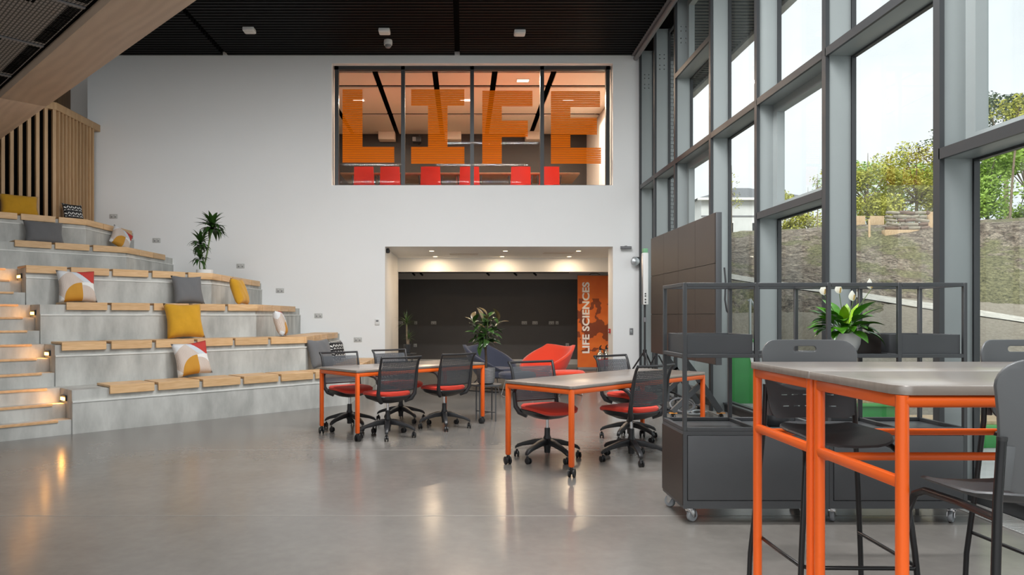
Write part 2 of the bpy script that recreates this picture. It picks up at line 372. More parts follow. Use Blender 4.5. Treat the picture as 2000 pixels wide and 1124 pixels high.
# bank: soil with grass patches
g = NB('bank_soil', 0.95)
n1 = g.N.new('ShaderNodeTexNoise'); n1.inputs['Scale'].default_value = 0.55; n1.inputs['Detail'].default_value = 9; n1.inputs['Roughness'].default_value = 0.72
n2 = g.N.new('ShaderNodeTexNoise'); n2.inputs['Scale'].default_value = 5.5; n2.inputs['Detail'].default_value = 8; n2.inputs['Roughness'].default_value = 0.75
n3 = g.N.new('ShaderNodeTexNoise'); n3.inputs['Scale'].default_value = 0.28; n3.inputs['Detail'].default_value = 6
for q in (n1, n2, n3): g.L.new(g.tc.outputs['Object'], q.inputs['Vector'])
r2 = g.N.new('ShaderNodeValToRGB'); r2.color_ramp.elements[0].position = 0.38; r2.color_ramp.elements[1].position = 0.62; g.L.new(n2.outputs['Fac'], r2.inputs[0])
r2.color_ramp.elements[0].color = (0.13, 0.092, 0.068, 1); r2.color_ramp.elements[1].color = (0.46, 0.385, 0.30, 1)
grs = g.mix(n2.outputs['Fac'], (0.10, 0.10, 0.045, 1), (0.40, 0.37, 0.20, 1))
r1 = g.N.new('ShaderNodeValToRGB'); r1.color_ramp.elements[0].position = 0.50; r1.color_ramp.elements[1].position = 0.56; g.L.new(n1.outputs['Fac'], r1.inputs[0])
n4 = g.N.new('ShaderNodeTexNoise'); n4.inputs['Scale'].default_value = 16; n4.inputs['Detail'].default_value = 6; n4.inputs['Roughness'].default_value = 0.8; g.L.new(g.tc.outputs['Object'], n4.inputs['Vector'])
sand = g.mix(n4.outputs['Fac'], (0.20, 0.165, 0.125, 1), (0.80, 0.71, 0.58, 1))
low = g.op('LESS_THAN', g.op('ADD', g.z, g.op('MULTIPLY', n3.outputs['Fac'], 1.6)), 2.35)
up = g.mix(r1.outputs['Color'], r2.outputs['Color'], grs)
fine = g.N.new('ShaderNodeMix'); fine.data_type = 'RGBA'; fine.blend_type = 'OVERLAY'; fine.inputs[0].default_value = 0.8
r4 = g.N.new('ShaderNodeValToRGB'); r4.color_ramp.elements[0].position = 0.35; r4.color_ramp.elements[1].position = 0.65; g.L.new(n4.outputs['Fac'], r4.inputs[0])
g.L.new(up, fine.inputs[6]); g.L.new(r4.outputs['Color'], fine.inputs[7])
g.done(g.mix(low, fine.outputs[2], sand))
bp = g.N.new('ShaderNodeBump'); bp.inputs['Strength'].default_value = 1.0; bp.inputs['Distance'].default_value = 0.12
g.L.new(n2.outputs['Fac'], bp.inputs['Height']); g.L.new(bp.outputs[0], g.b.inputs['Normal'])
mat('gravel_path', (0.58, 0.55, 0.49, 1), 0.95, noise_s=9, noise_a=0.25, bump=0.5, bump_s=25)

# ================================================================== THE SHELL
WALL = 13.9; XI, XO = 3.43, 3.70; ZC = 6.40; BACKD = 19.4
floor = structure('floor', MB().box(-12, XO, -4, BACKD + 0.1, -0.12, 0), 'polished_concrete', 'polished grey concrete floor of the hall')
mat('joint_line', (0.34, 0.32, 0.30, 1), 0.4)
obj('floor_joint', MB().box(-3.1, 3.4, 7.04, 7.052, -0.01, 0.0008), 'joint_line', floor)
obj('floor_joint', MB().box(-6, 3.4, 4.72, 4.728, -0.01, 0.0008), 'joint_line', floor)

WL, WR, WT, WB = -2.57, 2.92, 6.26, 3.88           # upper window opening
RL, RR, RT = -1.53, 2.92, 2.68                     # recess opening
wb = MB()
wb.box(-7.34, WL, WALL, WALL + 0.45, 0, 6.7).box(WR, XI + 0.02, WALL, WALL + 0.45, 0, 6.7)
wb.box(WL, WR, WALL, WALL + 0.45, WT, 6.7).box(WL, WR, WALL, WALL + 0.45, RT, WB).box(WL, RL, WALL, WALL + 0.45, 0, RT)
structure('wall_back', wb, 'white_paint', 'white back wall with upper window and wide ground floor opening')
structure('wall_back_return', MB().box(-12, -7.30, WALL + 0.35, WALL + 0.5, 0, 6.7), 'warm_white_paint', 'recessed wall strip beside the slatted timber screen')
structure('wall_left', MB().box(-12.2, -12, -4, WALL + 0.5, 0, 6.7), 'white_paint', 'white side wall of the hall beyond the stairs')
structure('trim_1', MB().box(-9.5, -7.86, WALL - 0.1, WALL + 0.34, 2.9, 6.4), 'walnut_brown', 'brown timber lining behind the slatted screen')
# recess behind the opening
structure('wall_recess_left', MB().box(RL - 0.15, RL, WALL + 0.45, 16.75, 0, 2.9), 'white_paint', 'white side wall just inside the opening')
structure('wall_recess_right', MB().box(3.70, 3.76, WALL + 0.45, BACKD, 0, 3.7), 'white_paint', 'white right side wall of the lounge')
structure('wall_recess_far_left', MB().box(-4.2, -4.0, 16.75, BACKD, 0, 3.7), 'white_paint', 'white left side wall of the lounge')
structure('wall_recess_behind', MB().box(-4.0, RL - 0.15, 16.65, 16.75, 0, 3.7), 'white_paint', 'white wall between hall and lounge, rear face')
rb = MB().box(-4.2, 3.70, BACKD, BACKD + 0.2, 0, 2.32)
structure('wall_recess_back', rb, 'dark_wall_paint', 'dark charcoal back wall of the lounge')
structure('wall_recess_upper', MB().box(-4.2, 3.70, BACKD, BACKD + 0.2, 2.32, 3.7), 'warm_white_paint', 'pale strip of wall above the dark wall')
structure('baseboard_lounge', MB().box(-4.0, 3.7, BACKD - 0.03, BACKD, 0, 0.14), 'skirting_white', 'white skirting along the dark lounge wall')
structure('ceiling_lounge', MB().box(RL - 0.15, 3.70, WALL + 0.45, 16.60, RT, RT + 0.12), 'white_paint', 'white lowered ceiling over the lounge front')
structure('trim_2', MB().box(RL - 0.15, 3.70, 16.60, 16.80, 2.355, RT + 0.12), 'white_paint', 'white downstand beam across the lounge')
structure('ceiling_lounge_rear', MB().box(-4.2, 3.70, 16.8, BACKD + 0.2, 3.4, 3.5), 'black_void', 'dark exposed soffit at the rear of the lounge')

# hall ceiling: black board and slats
ceil = structure('ceiling', MB().box(-12.2, XO + 0.05, -4, WALL, ZC + 0.09, ZC + 0.3), 'black_void', 'black slatted ceiling of the hall')
seg_mesh = []
for a, b in ((-12, -4.69), (-4.59, -0.17), (-0.07, 3.28)):
    seg_mesh.append(mesh_of(MB().box(a, b, -0.034, 0.034, 0, 0.07), 'slat'))
y = WALL - 0.06
rest = MB()
while y > -3.9:
    if y > 11.2:
        for me in seg_mesh:
            o = link('slat', me, 'black_slat', ceil); o.location = (0, y, ZC + 0.01)
    else: rest.box(-12, 3.28, y - 0.034, y + 0.034, ZC + 0.01, ZC + 0.08)
    y -= 0.115
o = obj('slat_rows', rest, 'black_slat', ceil); o['kind'] = 'stuff'
trk = MB()
trk.tube([(3.36, 4, ZC - 0.05), (3.36, WALL - 0.02, ZC - 0.05)], 0.045, 12); trk.box(3.28, XI, 4, WALL - 0.01, ZC + 0.0, ZC + 0.12)
obj('blind_tube', trk, 'grey_plastic', ceil, smooth=True)

# ================================================================== GLAZED FACADE
fac = thing('window_1', 'tall glazed facade with deep grey fins', None, (XO, 5, 0), kind='structure')
FIN = [13.82, 12.76, 11.52, 9.87, 8.32, 6.74, 5.13, 3.5, 1.9, 0.3, -1.3, -2.9]
FW = 0.055
for i, y in enumerate(FIN):
    m_ = obj('mullion', MB().box(XI, XO - 0.02, y, y + FW, 0.0, ZC + 0.08), 'fin_paint', fac, bevel=0.006, world=True)
    obj('outer_cap', MB().box(XO - 0.03, XO + 0.012, y - 0.008, y + FW + 0.008, 0.0, ZC + 0.08), 'frame_dark', m_, world=True)
    obj('edge_strip', MB().box(XI - 0.006, XI + 0.03, y - 0.012, y + FW + 0.004, 0.0, ZC + 0.08), 'frame_dark', m_, world=True)
    if i in (0, 1, 2):
        bl = MB()
        for dx in (0.09, 0.17):
            for dz in (0, 0.07, 0.19, 0.26):
                bl.cyl((XI + dx, y - 0.006, 5.75 + dz), (XI + dx, y + 0.002, 5.75 + dz), 0.011, n=8)
        obj('bolts', bl, 'chrome', m_, world=True)
T1, T2, T3 = 3.79, 2.46, 5.17
trs = {0: [T1], 1: [T1], 2: [T1, T3], 3: [T1], 4: [T1, T2], 5: [T1], 6: [T2, 5.2], 7: [T1], 8: [T1], 9: [T1], 10: [T1]}
vent = {(2, 0), (2, 2), (4, 1), (6, 1)}                # opening lights with an extra sash frame: (bay, pane from the bottom)
for i in range(len(FIN) - 1):
    y1, y0 = FIN[i], FIN[i+1] + FW
    zs = [0.125] + sorted(trs[i]) + [ZC + 0.02]
    for z in sorted(trs[i]):
        t_ = obj('transom', MB().box(XI, XO - 0.02, y0, y1, z, z + 0.07), 'fin_paint', fac, bevel=0.006, world=True)
        obj('edge_strip', MB().box(XI - 0.006, XI + 0.02, y0, y1, z - 0.004, z + 0.074), 'frame_dark', t_, world=True)
    for k in range(len(zs) - 1):
        za = zs[k] + (0.07 if k else 0); zb = zs[k+1]
        fr = MB(); a = 0.018
        if (i, k) in vent: a = 0.10
        for bx in ((y0, y1, za, za + a), (y0, y1, zb - a, zb), (y0, y0 + a, za + a, zb - a), (y1 - a, y1, za + a, zb - a)):
            fr.box(XO - 0.03 - (0.05 if a > 0.05 else 0), XO + 0.012, *bx)
        s_ = obj('sash_frame', fr, 'frame_dark' if a < 0.05 else 'fin_paint', fac, world=True)
        obj('glass_pane', MB().box(XO, XO + 0.012, y0 + a * 0.8, y1 - a * 0.8, za + a * 0.8, zb - a * 0.8), 'clear_glass', s_, world=True)
sill = structure('baseboard_right', MB().box(3.62, XO + 0.02, -3, WALL, 0, 0.105), 'frame_dark', 'dark base rail under the glazed facade')
obj('sill_lip', MB().box(3.60, XO + 0.10, -3, WALL, 0.105, 0.125), 'steel_paint', sill)
gr = structure('trim_3', MB().box(3.39, 3.61, -3, WALL - 0.05, -0.005, 0.002), 'grey_plastic', 'slotted floor grille along the glazing')
gm = MB(); y = 3.0
while y < 13.8: gm.box(3.405, 3.595, y, y + 0.012, 0.002, 0.007); y += 0.026
gm.box(3.39, 3.40, 3, 13.8, 0.002, 0.008).box(3.60, 3.61, 3, 13.8, 0.002, 0.008)
o = obj('grille_bars', gm, 'grille_metal', gr); o['kind'] = 'stuff'

# ================================================================== UPPER MEETING ROOM
FZ, CZ2 = 3.72, 6.28
structure('floor_upper', MB().box(-4.2, 3.42, WALL + 0.45, BACKD, RT + 0.9, FZ), 'carpet', 'floor of the upper meeting room')
structure('ceiling_upper_void', MB().box(-4.2, 3.42, WALL + 0.45, BACKD + 0.2, 6.5, 6.7), 'black_void', 'black void above the ceiling rafts')
uc = structure('ceiling_upper', MB().box(-4.1, 3.4, WALL + 0.46, 14.44, 6.30, 6.5), 'upper_dark', 'suspended ceiling of cream rafts in the upper room')
for (ya, yb) in ((14.5, 15.28), (15.44, 17.42), (17.58, BACKD - 0.02)):
    for (xa, xb) in ((-4.1, -3.08), (-2.96, -1.86), (-1.74, -0.64), (-0.52, 0.58), (0.70, 1.78), (1.90, 3.35)):
        obj('ceiling_panel', MB().box(xa, xb, ya, yb, CZ2, CZ2 + 0.03), 'ceiling_raft', uc)
structure('wall_upper_back', MB().box(-4.2, 3.42, BACKD, BACKD + 0.2, FZ, 6.7), 'upper_dark', 'dark back wall of the upper meeting room')
structure('wall_upper_left', MB().box(-4.3, -4.1, WALL + 0.45, BACKD, FZ, 6.7), 'upper_dark', 'dark left wall of the upper meeting room')
wur = structure('wall_upper_right', MB().box(3.36, 3.42, WALL + 0.45, BACKD, FZ, 6.7), 'warm_white_paint', 'pale right wall of the upper meeting room')
d3 = structure('door_1', MB().box(3.30, 3.36, 16.3, 17.3, FZ, 5.95), 'white_paint', 'pale door in the right wall of the upper room')
for i, px in enumerate((756, 885, 1042)):
    q = P(px, 275, 19.2); tag(obj('projector_box', MB().box(q.x - 0.22, q.x + 0.22, 19.05, 19.38, 6.06, 6.275), 'ceiling_raft', bevel=0.01),
        ['beige box under the ceiling behind the L pane', 'beige box under the ceiling behind the letter I', 'beige box under the ceiling beside the letter F'][i], 'box', 'boxes under the upper room ceiling')
q = P(814, 273, 18.9)
sp = thing('wall_speaker', 'small black loudspeaker hanging on the upper dark wall', 'speaker', (q.x, 18.95, q.z))
obj('cabinet', MB().box(-0.10, 0.12, -0.12, 0.10, -0.07, 0.07), 'black_plastic', sp, bevel=0.01); obj('bracket', MB().box(0.02, 0.06, 0.05, 0.44, -0.02, 0.17), 'black_plastic', sp)
obj('grille', MB().box(-0.11, -0.02, -0.128, -0.118, -0.055, 0.055), 'grey_plastic', sp)
sl = P(997, 158, 15.0)
for i, (x, y) in enumerate(((-2.4, 16.3), (0.05, 16.3), (2.4, 16.3), (1.25, 14.95))):
    t_ = thing('ceiling_lamp', ['recessed lamp over the left end of the meeting table', 'recessed lamp over the middle of the meeting table', 'recessed lamp over the right end of the meeting table', 'small lit ceiling lamp seen through the F pane'][i], 'lamp', (x, y, CZ2), group='lamps in the upper meeting room')
    obj('trim_ring', MB().box(-0.14, 0.14, -0.09, 0.09, -0.012, 0.0), 'white_plastic', t_, bevel=0.005)
    obj('diffuser', MB().box(-0.12, 0.12, -0.07, 0.07, -0.016, -0.011), 'lamp_panel', t_)
    li = bpy.data.lights.new('lamp_light', 'AREA'); li.shape = 'RECTANGLE'; li.size = 0.24; li.size_y = 0.14; li.energy = 60; li.color = (1.0, 0.80, 0.60)
    lo = bpy.data.objects.new('lamp_light', li); C.objects.link(lo); lo.parent = t_; lo.location = (0, 0, -0.03)

# window_2: dark frame, four panes, LIFE in orange stripes
WY = WALL + 0.14
w2 = thing('window_2', 'dark framed interior window of four panes', None, ((WL + WR) / 2, WY, WB), kind='structure')
fw = 0.075
obj('frame_rail', MB().box(WL + 0.02, WR - 0.02, WY, WY + 0.10, WT - 0.07, WT + 0.0), 'frame_dark', w2, world=True)
obj('frame_rail', MB().box(WL + 0.02, WR - 0.02, WY, WY + 0.10, WB, WB + 0.03), 'frame_dark', w2, world=True)
mx_ = [WL + 0.03, P(787, 0, WY).x - fw/2, P(922, 0, WY).x - fw/2, P(1059, 0, WY).x - fw/2, WR - 0.03 - fw]
for x in mx_: obj('frame_post', MB().box(x, x + fw, WY, WY + 0.10, WB, WT), 'frame_dark', w2, world=True)
for k in range(4): obj('glass_pane', MB().box(mx_[k] + fw, mx_[k+1], WY + 0.05, WY + 0.058, WB + 0.03, WT - 0.07), 'inner_glass', w2, world=True)
LET = {'L': [(669, 708, 175, 318), (708, 770, 287, 318)],
       'I': [(803, 907, 175, 207), (836, 874, 207, 287), (803, 907, 287, 320)],
       'F': [(942, 1040, 177, 208), (942, 980, 208, 236), (942, 1031, 236, 268), (942, 980, 268, 320)],
       'E': [(1076, 1172, 178, 209), (1076, 1114, 209, 230), (1076, 1166, 230, 264), (1076, 1114, 264, 289), (1076, 1174, 289, 320)]}
for ch, rects in LET.items():
    lt = MB(); D = WY + 0.045
    py = 175.0
    while py < 321:
        for (xa, xb, ya, yb) in rects:
            t0 = max(ya, py); t1 = min(yb, py + 2.8)
            if t1 - t0 > 0.4:
                p0 = P(xa, t1, D); p1 = P(xb, t0, D); lt.box(p0.x, p1.x, D - 0.002, D, p0.z, p1.z)
        py += 3.55
    tag(obj('window_letter', lt, 'orange_film'), f'orange striped capital letter {ch} on the upper window', 'lettering', 'LIFE lettering on the window')

# meeting table and red chairs
def task_red():
    t = thing('meeting_chair', '', 'chair')
    def bk(u, v): return ((u - 0.5) * (0.43 - 0.03 * v), -0.22 - 0.05 * v + 0.10 * (u - 0.5) ** 2, 0.40 + 0.36 * v)
    def bk2(u, v): x, y, z = bk(1 - u, v); return (x, y - 0.035, z)
    m = MB().grid(bk, 10, 8).grid(bk2, 10, 8)
    n = 11
    def wall(fn): m.grid(fn, 10, 1)
    wall(lambda u, v: bk(u, 0) if v > 0.5 else bk2(1 - u, 0)); wall(lambda u, v: bk(u, 1) if v < 0.5 else bk2(1 - u, 1))
    wall(lambda u, v: bk(0, u) if v < 0.5 else bk2(1, u)); wall(lambda u, v: bk(1, u) if v > 0.5 else bk2(0, u))
    obj('backrest', m, 'red_leather', t, smooth=True)
    obj('seat', MB().box(-0.23, 0.23, -0.22, 0.24, 0.36, 0.41), 'red_leather', t, bevel=0.03)
    for s in (-1, 1):
        obj('armrest', MB().tube([(s*0.23, -0.2, 0.40), (s*0.25, -0.2, 0.58), (s*0.25, 0.1, 0.59)], 0.014, 8), 'black_plastic', t, smooth=True)
    obj('column', MB().cyl((0, 0, 0.08), (0, 0, 0.36), 0.03), 'chrome', t, smooth=True)
    for k in range(4): a = 2*PI*k/4 + 0.78; obj('foot', MB().bar((0, 0, 0.09), (0.22*math.cos(a), 0.22*math.sin(a), 0.016), 0.04, 0.03), 'black_plastic', t)
    return t
mt = thing('meeting_table', 'long brown meeting table behind the upper window', 'table', (-0.4, 16.1, FZ))
obj('tabletop', MB().box(-2.3, 2.95, -0.5, 0.6, 0.71, 0.75), 'meeting_table_wood', mt, bevel=0.006)
for x in (-1.9, 0.3, 2.4):
    obj('leg', MB().box(x - 0.06, x + 0.06, -0.3, 0.4, 0, 0.71), 'meeting_table_wood', mt)
rc = task_red(); first = True
for i, px in enumerate((711, 762, 841, 917, 1017, 1073)):
    loc = (P(px, 0, 15.1).x, 15.32, FZ)
    lab = ['red chair behind the L pane, leftmost of the row', 'second red chair from the left, under the letter L', 'red chair alone under the letter I', 'red chair half hidden by the middle window post', 'red chair standing under the gap after the letter F', 'rightmost red chair in the row, under the letter E'][i]
    if first: rc.location = loc; rc['label'] = lab; rc['group'] = 'red meeting chairs'; first = False
    else: dup(rc, loc, 0, lab)

# ================================================================== TIERED SEATING + STAIRS
R2 = math.sqrt(0.5)
def UV(u, v): return ((u - v) * R2, (u + v) * R2)
VK = [8.75, 9.38, 10.0, 10.65, 12.48, 13.14, 13.80]
XK = [-1.72, -2.42, -3.20, -3.95, -5.68, -6.45, -7.10]
RISE = 0.49; U0 = 2.54
def bend(k, o=0.0):
    return (XK[k] + o, (VK[k] - o) * math.sqrt(2) + XK[k] + o)
def station(k, kind, t, o):
    if kind == 'u': return UV(t, VK[k] - o)
    if kind == 'b': return bend(k, o)
    return (XK[k] + o, t)
def pu(k, px, o=0.035):
    v = VK[k] - o; r = (px - CX) / F; D = math.sqrt(2) * v / (1 - r); return (r * D + D) * R2
def pyy(k, px, o=0.035): return (XK[k] + o) * F / (px - CX)
seat_root = thing('tiered_seating', 'stepped grey concrete seating with oak seat blocks against the back wall', 'seating', (-4.4, 10.5, 0))
BL = [ [(215,302),(309.6,389.7),(397,470),(477,544),(550,612),(617,'b',690),(692,'y',703),(704.5,'y',714),(715.5,'y',724),(725.5,'y',733)],
       [(121,208),(218,297),(305,379),(386,455),(460,524),(530,'b',598),(599,'y',612),(613.5,'y',626),(627,'y',639),(640,'y',650),(651,'y',660)],
       [(130,210),(218,293),(301,369),(376,440),(446,'b',512),(513.5,'y',531),(532,'y',548),(548.5,'y',563),(563.5,'y',577)],
       [(51,131),(139,213.5),(220.6,290),(298,362),(368,'b',433),(434,'y',454),(455.5,'y',473),(474.7,'y',491),(492,'y',508)],
       [(29,101),(108,175),(182,'b',272),(273,'y',299),(300,'y',323)],
       [(-40,34),(41,108.5),(115,'b',201.6),(203,'y',230),(231.5,'y',258)] ]
for k in range(6):
    zk = RISE * (k + 1); zp = RISE * k
    A, B_, Cc = UV(U0, VK[k]), bend(k), (XK[k], WALL - 0.002)
    A2, B2, C2 = UV(U0, VK[k+1] + 0.02), bend(k+1, -0.02), (XK[k+1] - 0.02, WALL - 0.002)
    if k == 5: A2, B2, C2 = UV(U0, VK[6] + 0.8), bend(6, -0.8), (XK[6] - 0.8, WALL - 0.102)
    t_ = obj('concrete_tier', MB().prism([A, B_, Cc, C2, B2, A2], 0, zk), 'cast_concrete', seat_root, world=True)
    o_ = 0.018
    led = MB().prism([UV(U0, VK[k] - o_), bend(k, o_), (XK[k] + o_, WALL - 0.002), (XK[k] - 0.01, WALL - 0.002), bend(k, -0.01), UV(U0, VK[k] + 0.01)], zp, zk - 0.125)
    obj('lower_riser', led, 'cast_concrete', t_, world=True)
    led = MB().prism([UV(U0, VK[k] - o_ - 0.008), bend(k, o_ + 0.008), (XK[k] + o_ + 0.008, WALL - 0.002), (XK[k] - 0.01, WALL - 0.002), bend(k, -0.01), UV(U0, VK[k] + 0.01)], zk - 0.139, zk - 0.122)
    obj('ledge_strip', led, 'lit_ledge_concrete', t_, world=True)  # bright line of the ledge lit from above, painted as a paler strip
    prof = [(0.035, zk - 0.068), (0.035, zk + 0.032), (-0.41, zk + 0.032), (-0.41, zk + 0.004), (0.006, zk + 0.004), (0.006, zk - 0.068)]
    for b in BL[k]:
        if len(b) == 2: sts = [('u', pu(k, b[0])), ('u', pu(k, b[1]))]
        elif b[1] == 'b': sts = [('u', pu(k, b[0])), ('b', 0), ('y', pyy(k, b[2]))]
        else: sts = [('y', pyy(k, b[0])), ('y', min(pyy(k, b[2]), WALL - 0.03))]
        rings = [[(*station(k, kd, t, o), z) for o, z in prof] for kd, t in sts]
        obj('seat_block', MB().loft(rings), 'oak_block', t_, bevel=0.003, world=True, seg=1)
# stairs
stair = thing('staircase', 'concrete stairs with thin oak nosings and amber step lights beside the tiers', 'stairs', (-5.2, 8.6, 0))
vs = []
for k in range(6):
    a = VK[k]
    for j in range(3): vs.append(a + 0.21 * j)
for j, v in enumerate(vs):
    z1 = RISE / 3 * (j + 1); z0 = RISE / 3 * j
    vend = 14.6
    st_ = obj('step', MB().prism([UV(0.2, v), UV(U0 - 0.003, v), UV(U0 - 0.003, vend), UV(0.2, vend)], max(0, z0 - 0.001), z1), 'cast_concrete', stair, world=True)
    nb = MB().prism([UV(0.2, v - 0.012), UV(U0 - 0.14, v - 0.012), UV(U0 - 0.14, v + 0.035), UV(0.2, v + 0.035)], z1 - 0.020, z1 + 0.006)
    obj('nosing', nb, 'oak_nosing', st_, world=True, bevel=0.002)
for k in range(4):
    v = VK[k] + 0.24; z = RISE * (k + 1) - 0.105
    px_ = UV(U0 - 0.012, v)
    t_ = thing('step_light', ['lowest amber step light at the foot of the stairs', 'second amber step light up the stairs', 'third amber step light up the stairs', 'topmost amber step light in view'][k], 'light', (px_[0], px_[1], z), group='amber step lights')
    Rm = Matrix.Rotation(math.radians(45), 4, 'Z')
    obj('housing', MB().box(-0.010, 0.008, -0.075, 0.075, -0.03, 0.035, Rm), 'frame_dark', t_)
    obj('lens', MB().box(-0.020, -0.006, -0.065, 0.065, -0.022, 0.012, Rm), 'amber_light', t_)
    li = bpy.data.lights.new('step_glow', 'AREA'); li.shape = 'RECTANGLE'; li.size = 0.12; li.size_y = 0.03; li.energy = 0.4; li.color = (1, 0.45, 0.1)
    lo = bpy.data.objects.new('step_glow', li); C.objects.link(lo); lo.parent = t_
    lo.location = Rm @ Vector((-0.03, 0, 0)); lo.rotation_euler = Vector((-1, -1, -0.9)).to_track_quat('-Z', 'Y').to_euler()

# slatted timber screen on the top tier
scr = thing('slatted_screen', 'tall oak slatted screen standing on the top tier', 'screen', (-7.3, 12.5, RISE * 6))
zb_, zt_ = RISE * 6 + 0.004, 4.92
bb = bend(6)
ul = (bb[0] + bb[1]) * R2
obj('backing', MB().prism([UV(1.4, VK[6] + 0.10), bend(6, -0.10), (XK[6] - 0.10, WALL - 0.11), (XK[6] - 0.13, WALL - 0.11), bend(6, -0.13), UV(1.4, VK[6] + 0.13)], zb_, zt_), 'black_void', scr, world=True)
Rm = Matrix.Rotation(math.radians(45), 4, 'Z')
sm_u = mesh_of(MB().box(-0.026, 0.026, 0, 0.09, 0, zt_ - zb_, Rm), 'slat'); sm_y = mesh_of(MB().box(-0.09, 0, -0.02, 0.02, 0, zt_ - zb_), 'slat')
u = ul - 0.03
while u > 1.5:
    x, y_ = UV(u, VK[6]); o = link('slat', sm_u, 'oak_slat', scr); o.location = (x + 7.3, y_ - 12.5, 0.004); u -= 0.128
y_ = bb[1] + 0.10
bk_ = obj('side_lining', MB().box(XK[6] - 0.099, XK[6] - 0.06, bb[1] + 0.05, WALL - 0.11, zb_, zt_), 'oak_slat', scr, world=True)
while y_ < WALL - 0.14:
    o = link('slat', sm_y, 'oak_slat', scr); o.location = (XK[6] + 7.3, y_ - 12.5, 0.004); y_ += 0.115
cp = MB().prism([UV(1.4, VK[6] - 0.012), bend(6, 0.012), (XK[6] + 0.012, WALL - 0.003), (XK[6] - 0.13, WALL - 0.003), bend(6, -0.13), UV(1.4, VK[6] + 0.13)], zt_, zt_ + 0.13)
obj('top_cap', cp, 'oak_slat', scr, world=True, bevel=0.004)

# balcony underside: timber edge + perforated panels
bal = thing('balcony', 'balcony underside with broad oak edge band and perforated metal panels', 'balcony', (-4.5, 7.5, 4.0))
for va, vb in ((1.0, 10.19), (10.197, 13.5)):
    p = [UV(2.15, va), UV(2.66, va), UV(2.66, vb), UV(2.15, vb)]
    m_ = MB().prism([(a + 0, b + 0) for a, b in p], 4.0, 4.35)
    # local frame so the grain follows the band
    o = bpy.data.objects.new('edge_band', mesh_of(MB().box(2.15, 2.66, va, vb, 0, 0.35), 'edge_band', bevel=0.003)); C.objects.link(o); o.data.materials.append(M['oak_soffit']); o.parent = bal
    o.rotation_euler = (0, 0, math.radians(45)); o.location = (4.5, -7.5, 0)
va = 0.44
while va < 11.9:
    for (ua, ub) in ((0.80, 2.10), (-0.52, 0.78)):
        pm = MB().box(ua, ub, va + 0.01, va + 1.27, 0.075, 0.10)
        o = bpy.data.objects.new('ceiling_panel', mesh_of(pm, 'ceiling_panel')); C.objects.link(o); o.data.materials.append(M['perforated_metal']); o.parent = bal
        o.rotation_euler = (0, 0, math.radians(45)); o.location = (4.5, -7.5, 0)
        sl_ = MB()
        q = va + 0.10
        while q < va + 1.2: sl_.box(ub - 0.115, ub - 0.012, q, q + 0.020, 0.071, 0.076); q += 0.036
        q = ua + 0.06
        while q < ub - 0.34: sl_.box(q, q + 0.020, va + 0.09, va + 0.23, 0.071, 0.076); q += 0.036
        o2 = bpy.data.objects.new('slots', mesh_of(sl_, 'slots')); C.objects.link(o2); o2.data.materials.append(M['black_void']); o2.parent = o; o2['kind'] = 'stuff'
        fr_ = MB().box(ua, ub, va + 0.01, va + 0.045, 0.066, 0.08)
        o3 = bpy.data.objects.new('panel_lip', mesh_of(fr_, 'panel_lip')); C.objects.link(o3); o3.data.materials.append(M['grey_plastic']); o3.parent = o
    va += 1.28
o = bpy.data.objects.new('slab', mesh_of(MB().box(-8, 2.66, 1.0, 13.5, 0.36, 0.5), 'slab')); C.objects.link(o); o.data.materials.append(M['black_void']); o.parent = bal
o.rotation_euler = (0, 0, math.radians(45)); o.location = (4.5, -7.5, 0)
o = bpy.data.objects.new('shadow_gap', mesh_of(MB().box(2.10, 2.15, 1.0, 13.5, 0.10, 0.36), 'shadow_gap')); C.objects.link(o); o.data.materials.append(M['black_void']); o.parent = bal
o.rotation_euler = (0, 0, math.radians(45)); o.location = (4.5, -7.5, 0)
#NEXT#

# ================================================================== ADDED FILL LIGHTS (out of view overhead, to brighten the hall)
mat('fill_glow', (1, 1, 1, 1), 0.5, emit=(1.0, 0.985, 0.96, 1), es=4)
FILL = [(-3.6, 1.5), (-3.6, 4.5), (0.6, 1.5), (0.6, 4.5), (0.6, 7.5)]
LNM = ['long added fill light overhead at the front left', 'long added fill light overhead in front of the stairs', 'long added fill light overhead left of the tall tables', 'long added fill light overhead before the shelf unit', 'long added fill light over the two wheeled orange tables']
for i, (x, y) in enumerate(FILL):
    t_ = thing('fill_light', LNM[i], 'light', (x, y, ZC), group='added fill lights in the slatted ceiling')
    obj('housing', MB().box(-1.6, 1.6, -0.11, 0.11, -0.03, 0.008), 'black_slat', t_)
    obj('diffuser', MB().box(-1.56, 1.56, -0.09, 0.09, -0.034, -0.029), 'fill_glow', t_)
    li = bpy.data.lights.new('hall_fill', 'AREA'); li.shape = 'RECTANGLE'; li.size = 3.1; li.size_y = 0.18; li.energy = FILL_W; li.color = (1.0, 1.0, 1.0)
    lo = bpy.data.objects.new('hall_fill', li); C.objects.link(lo); lo.parent = t_; lo.location = (0, 0, -0.05)

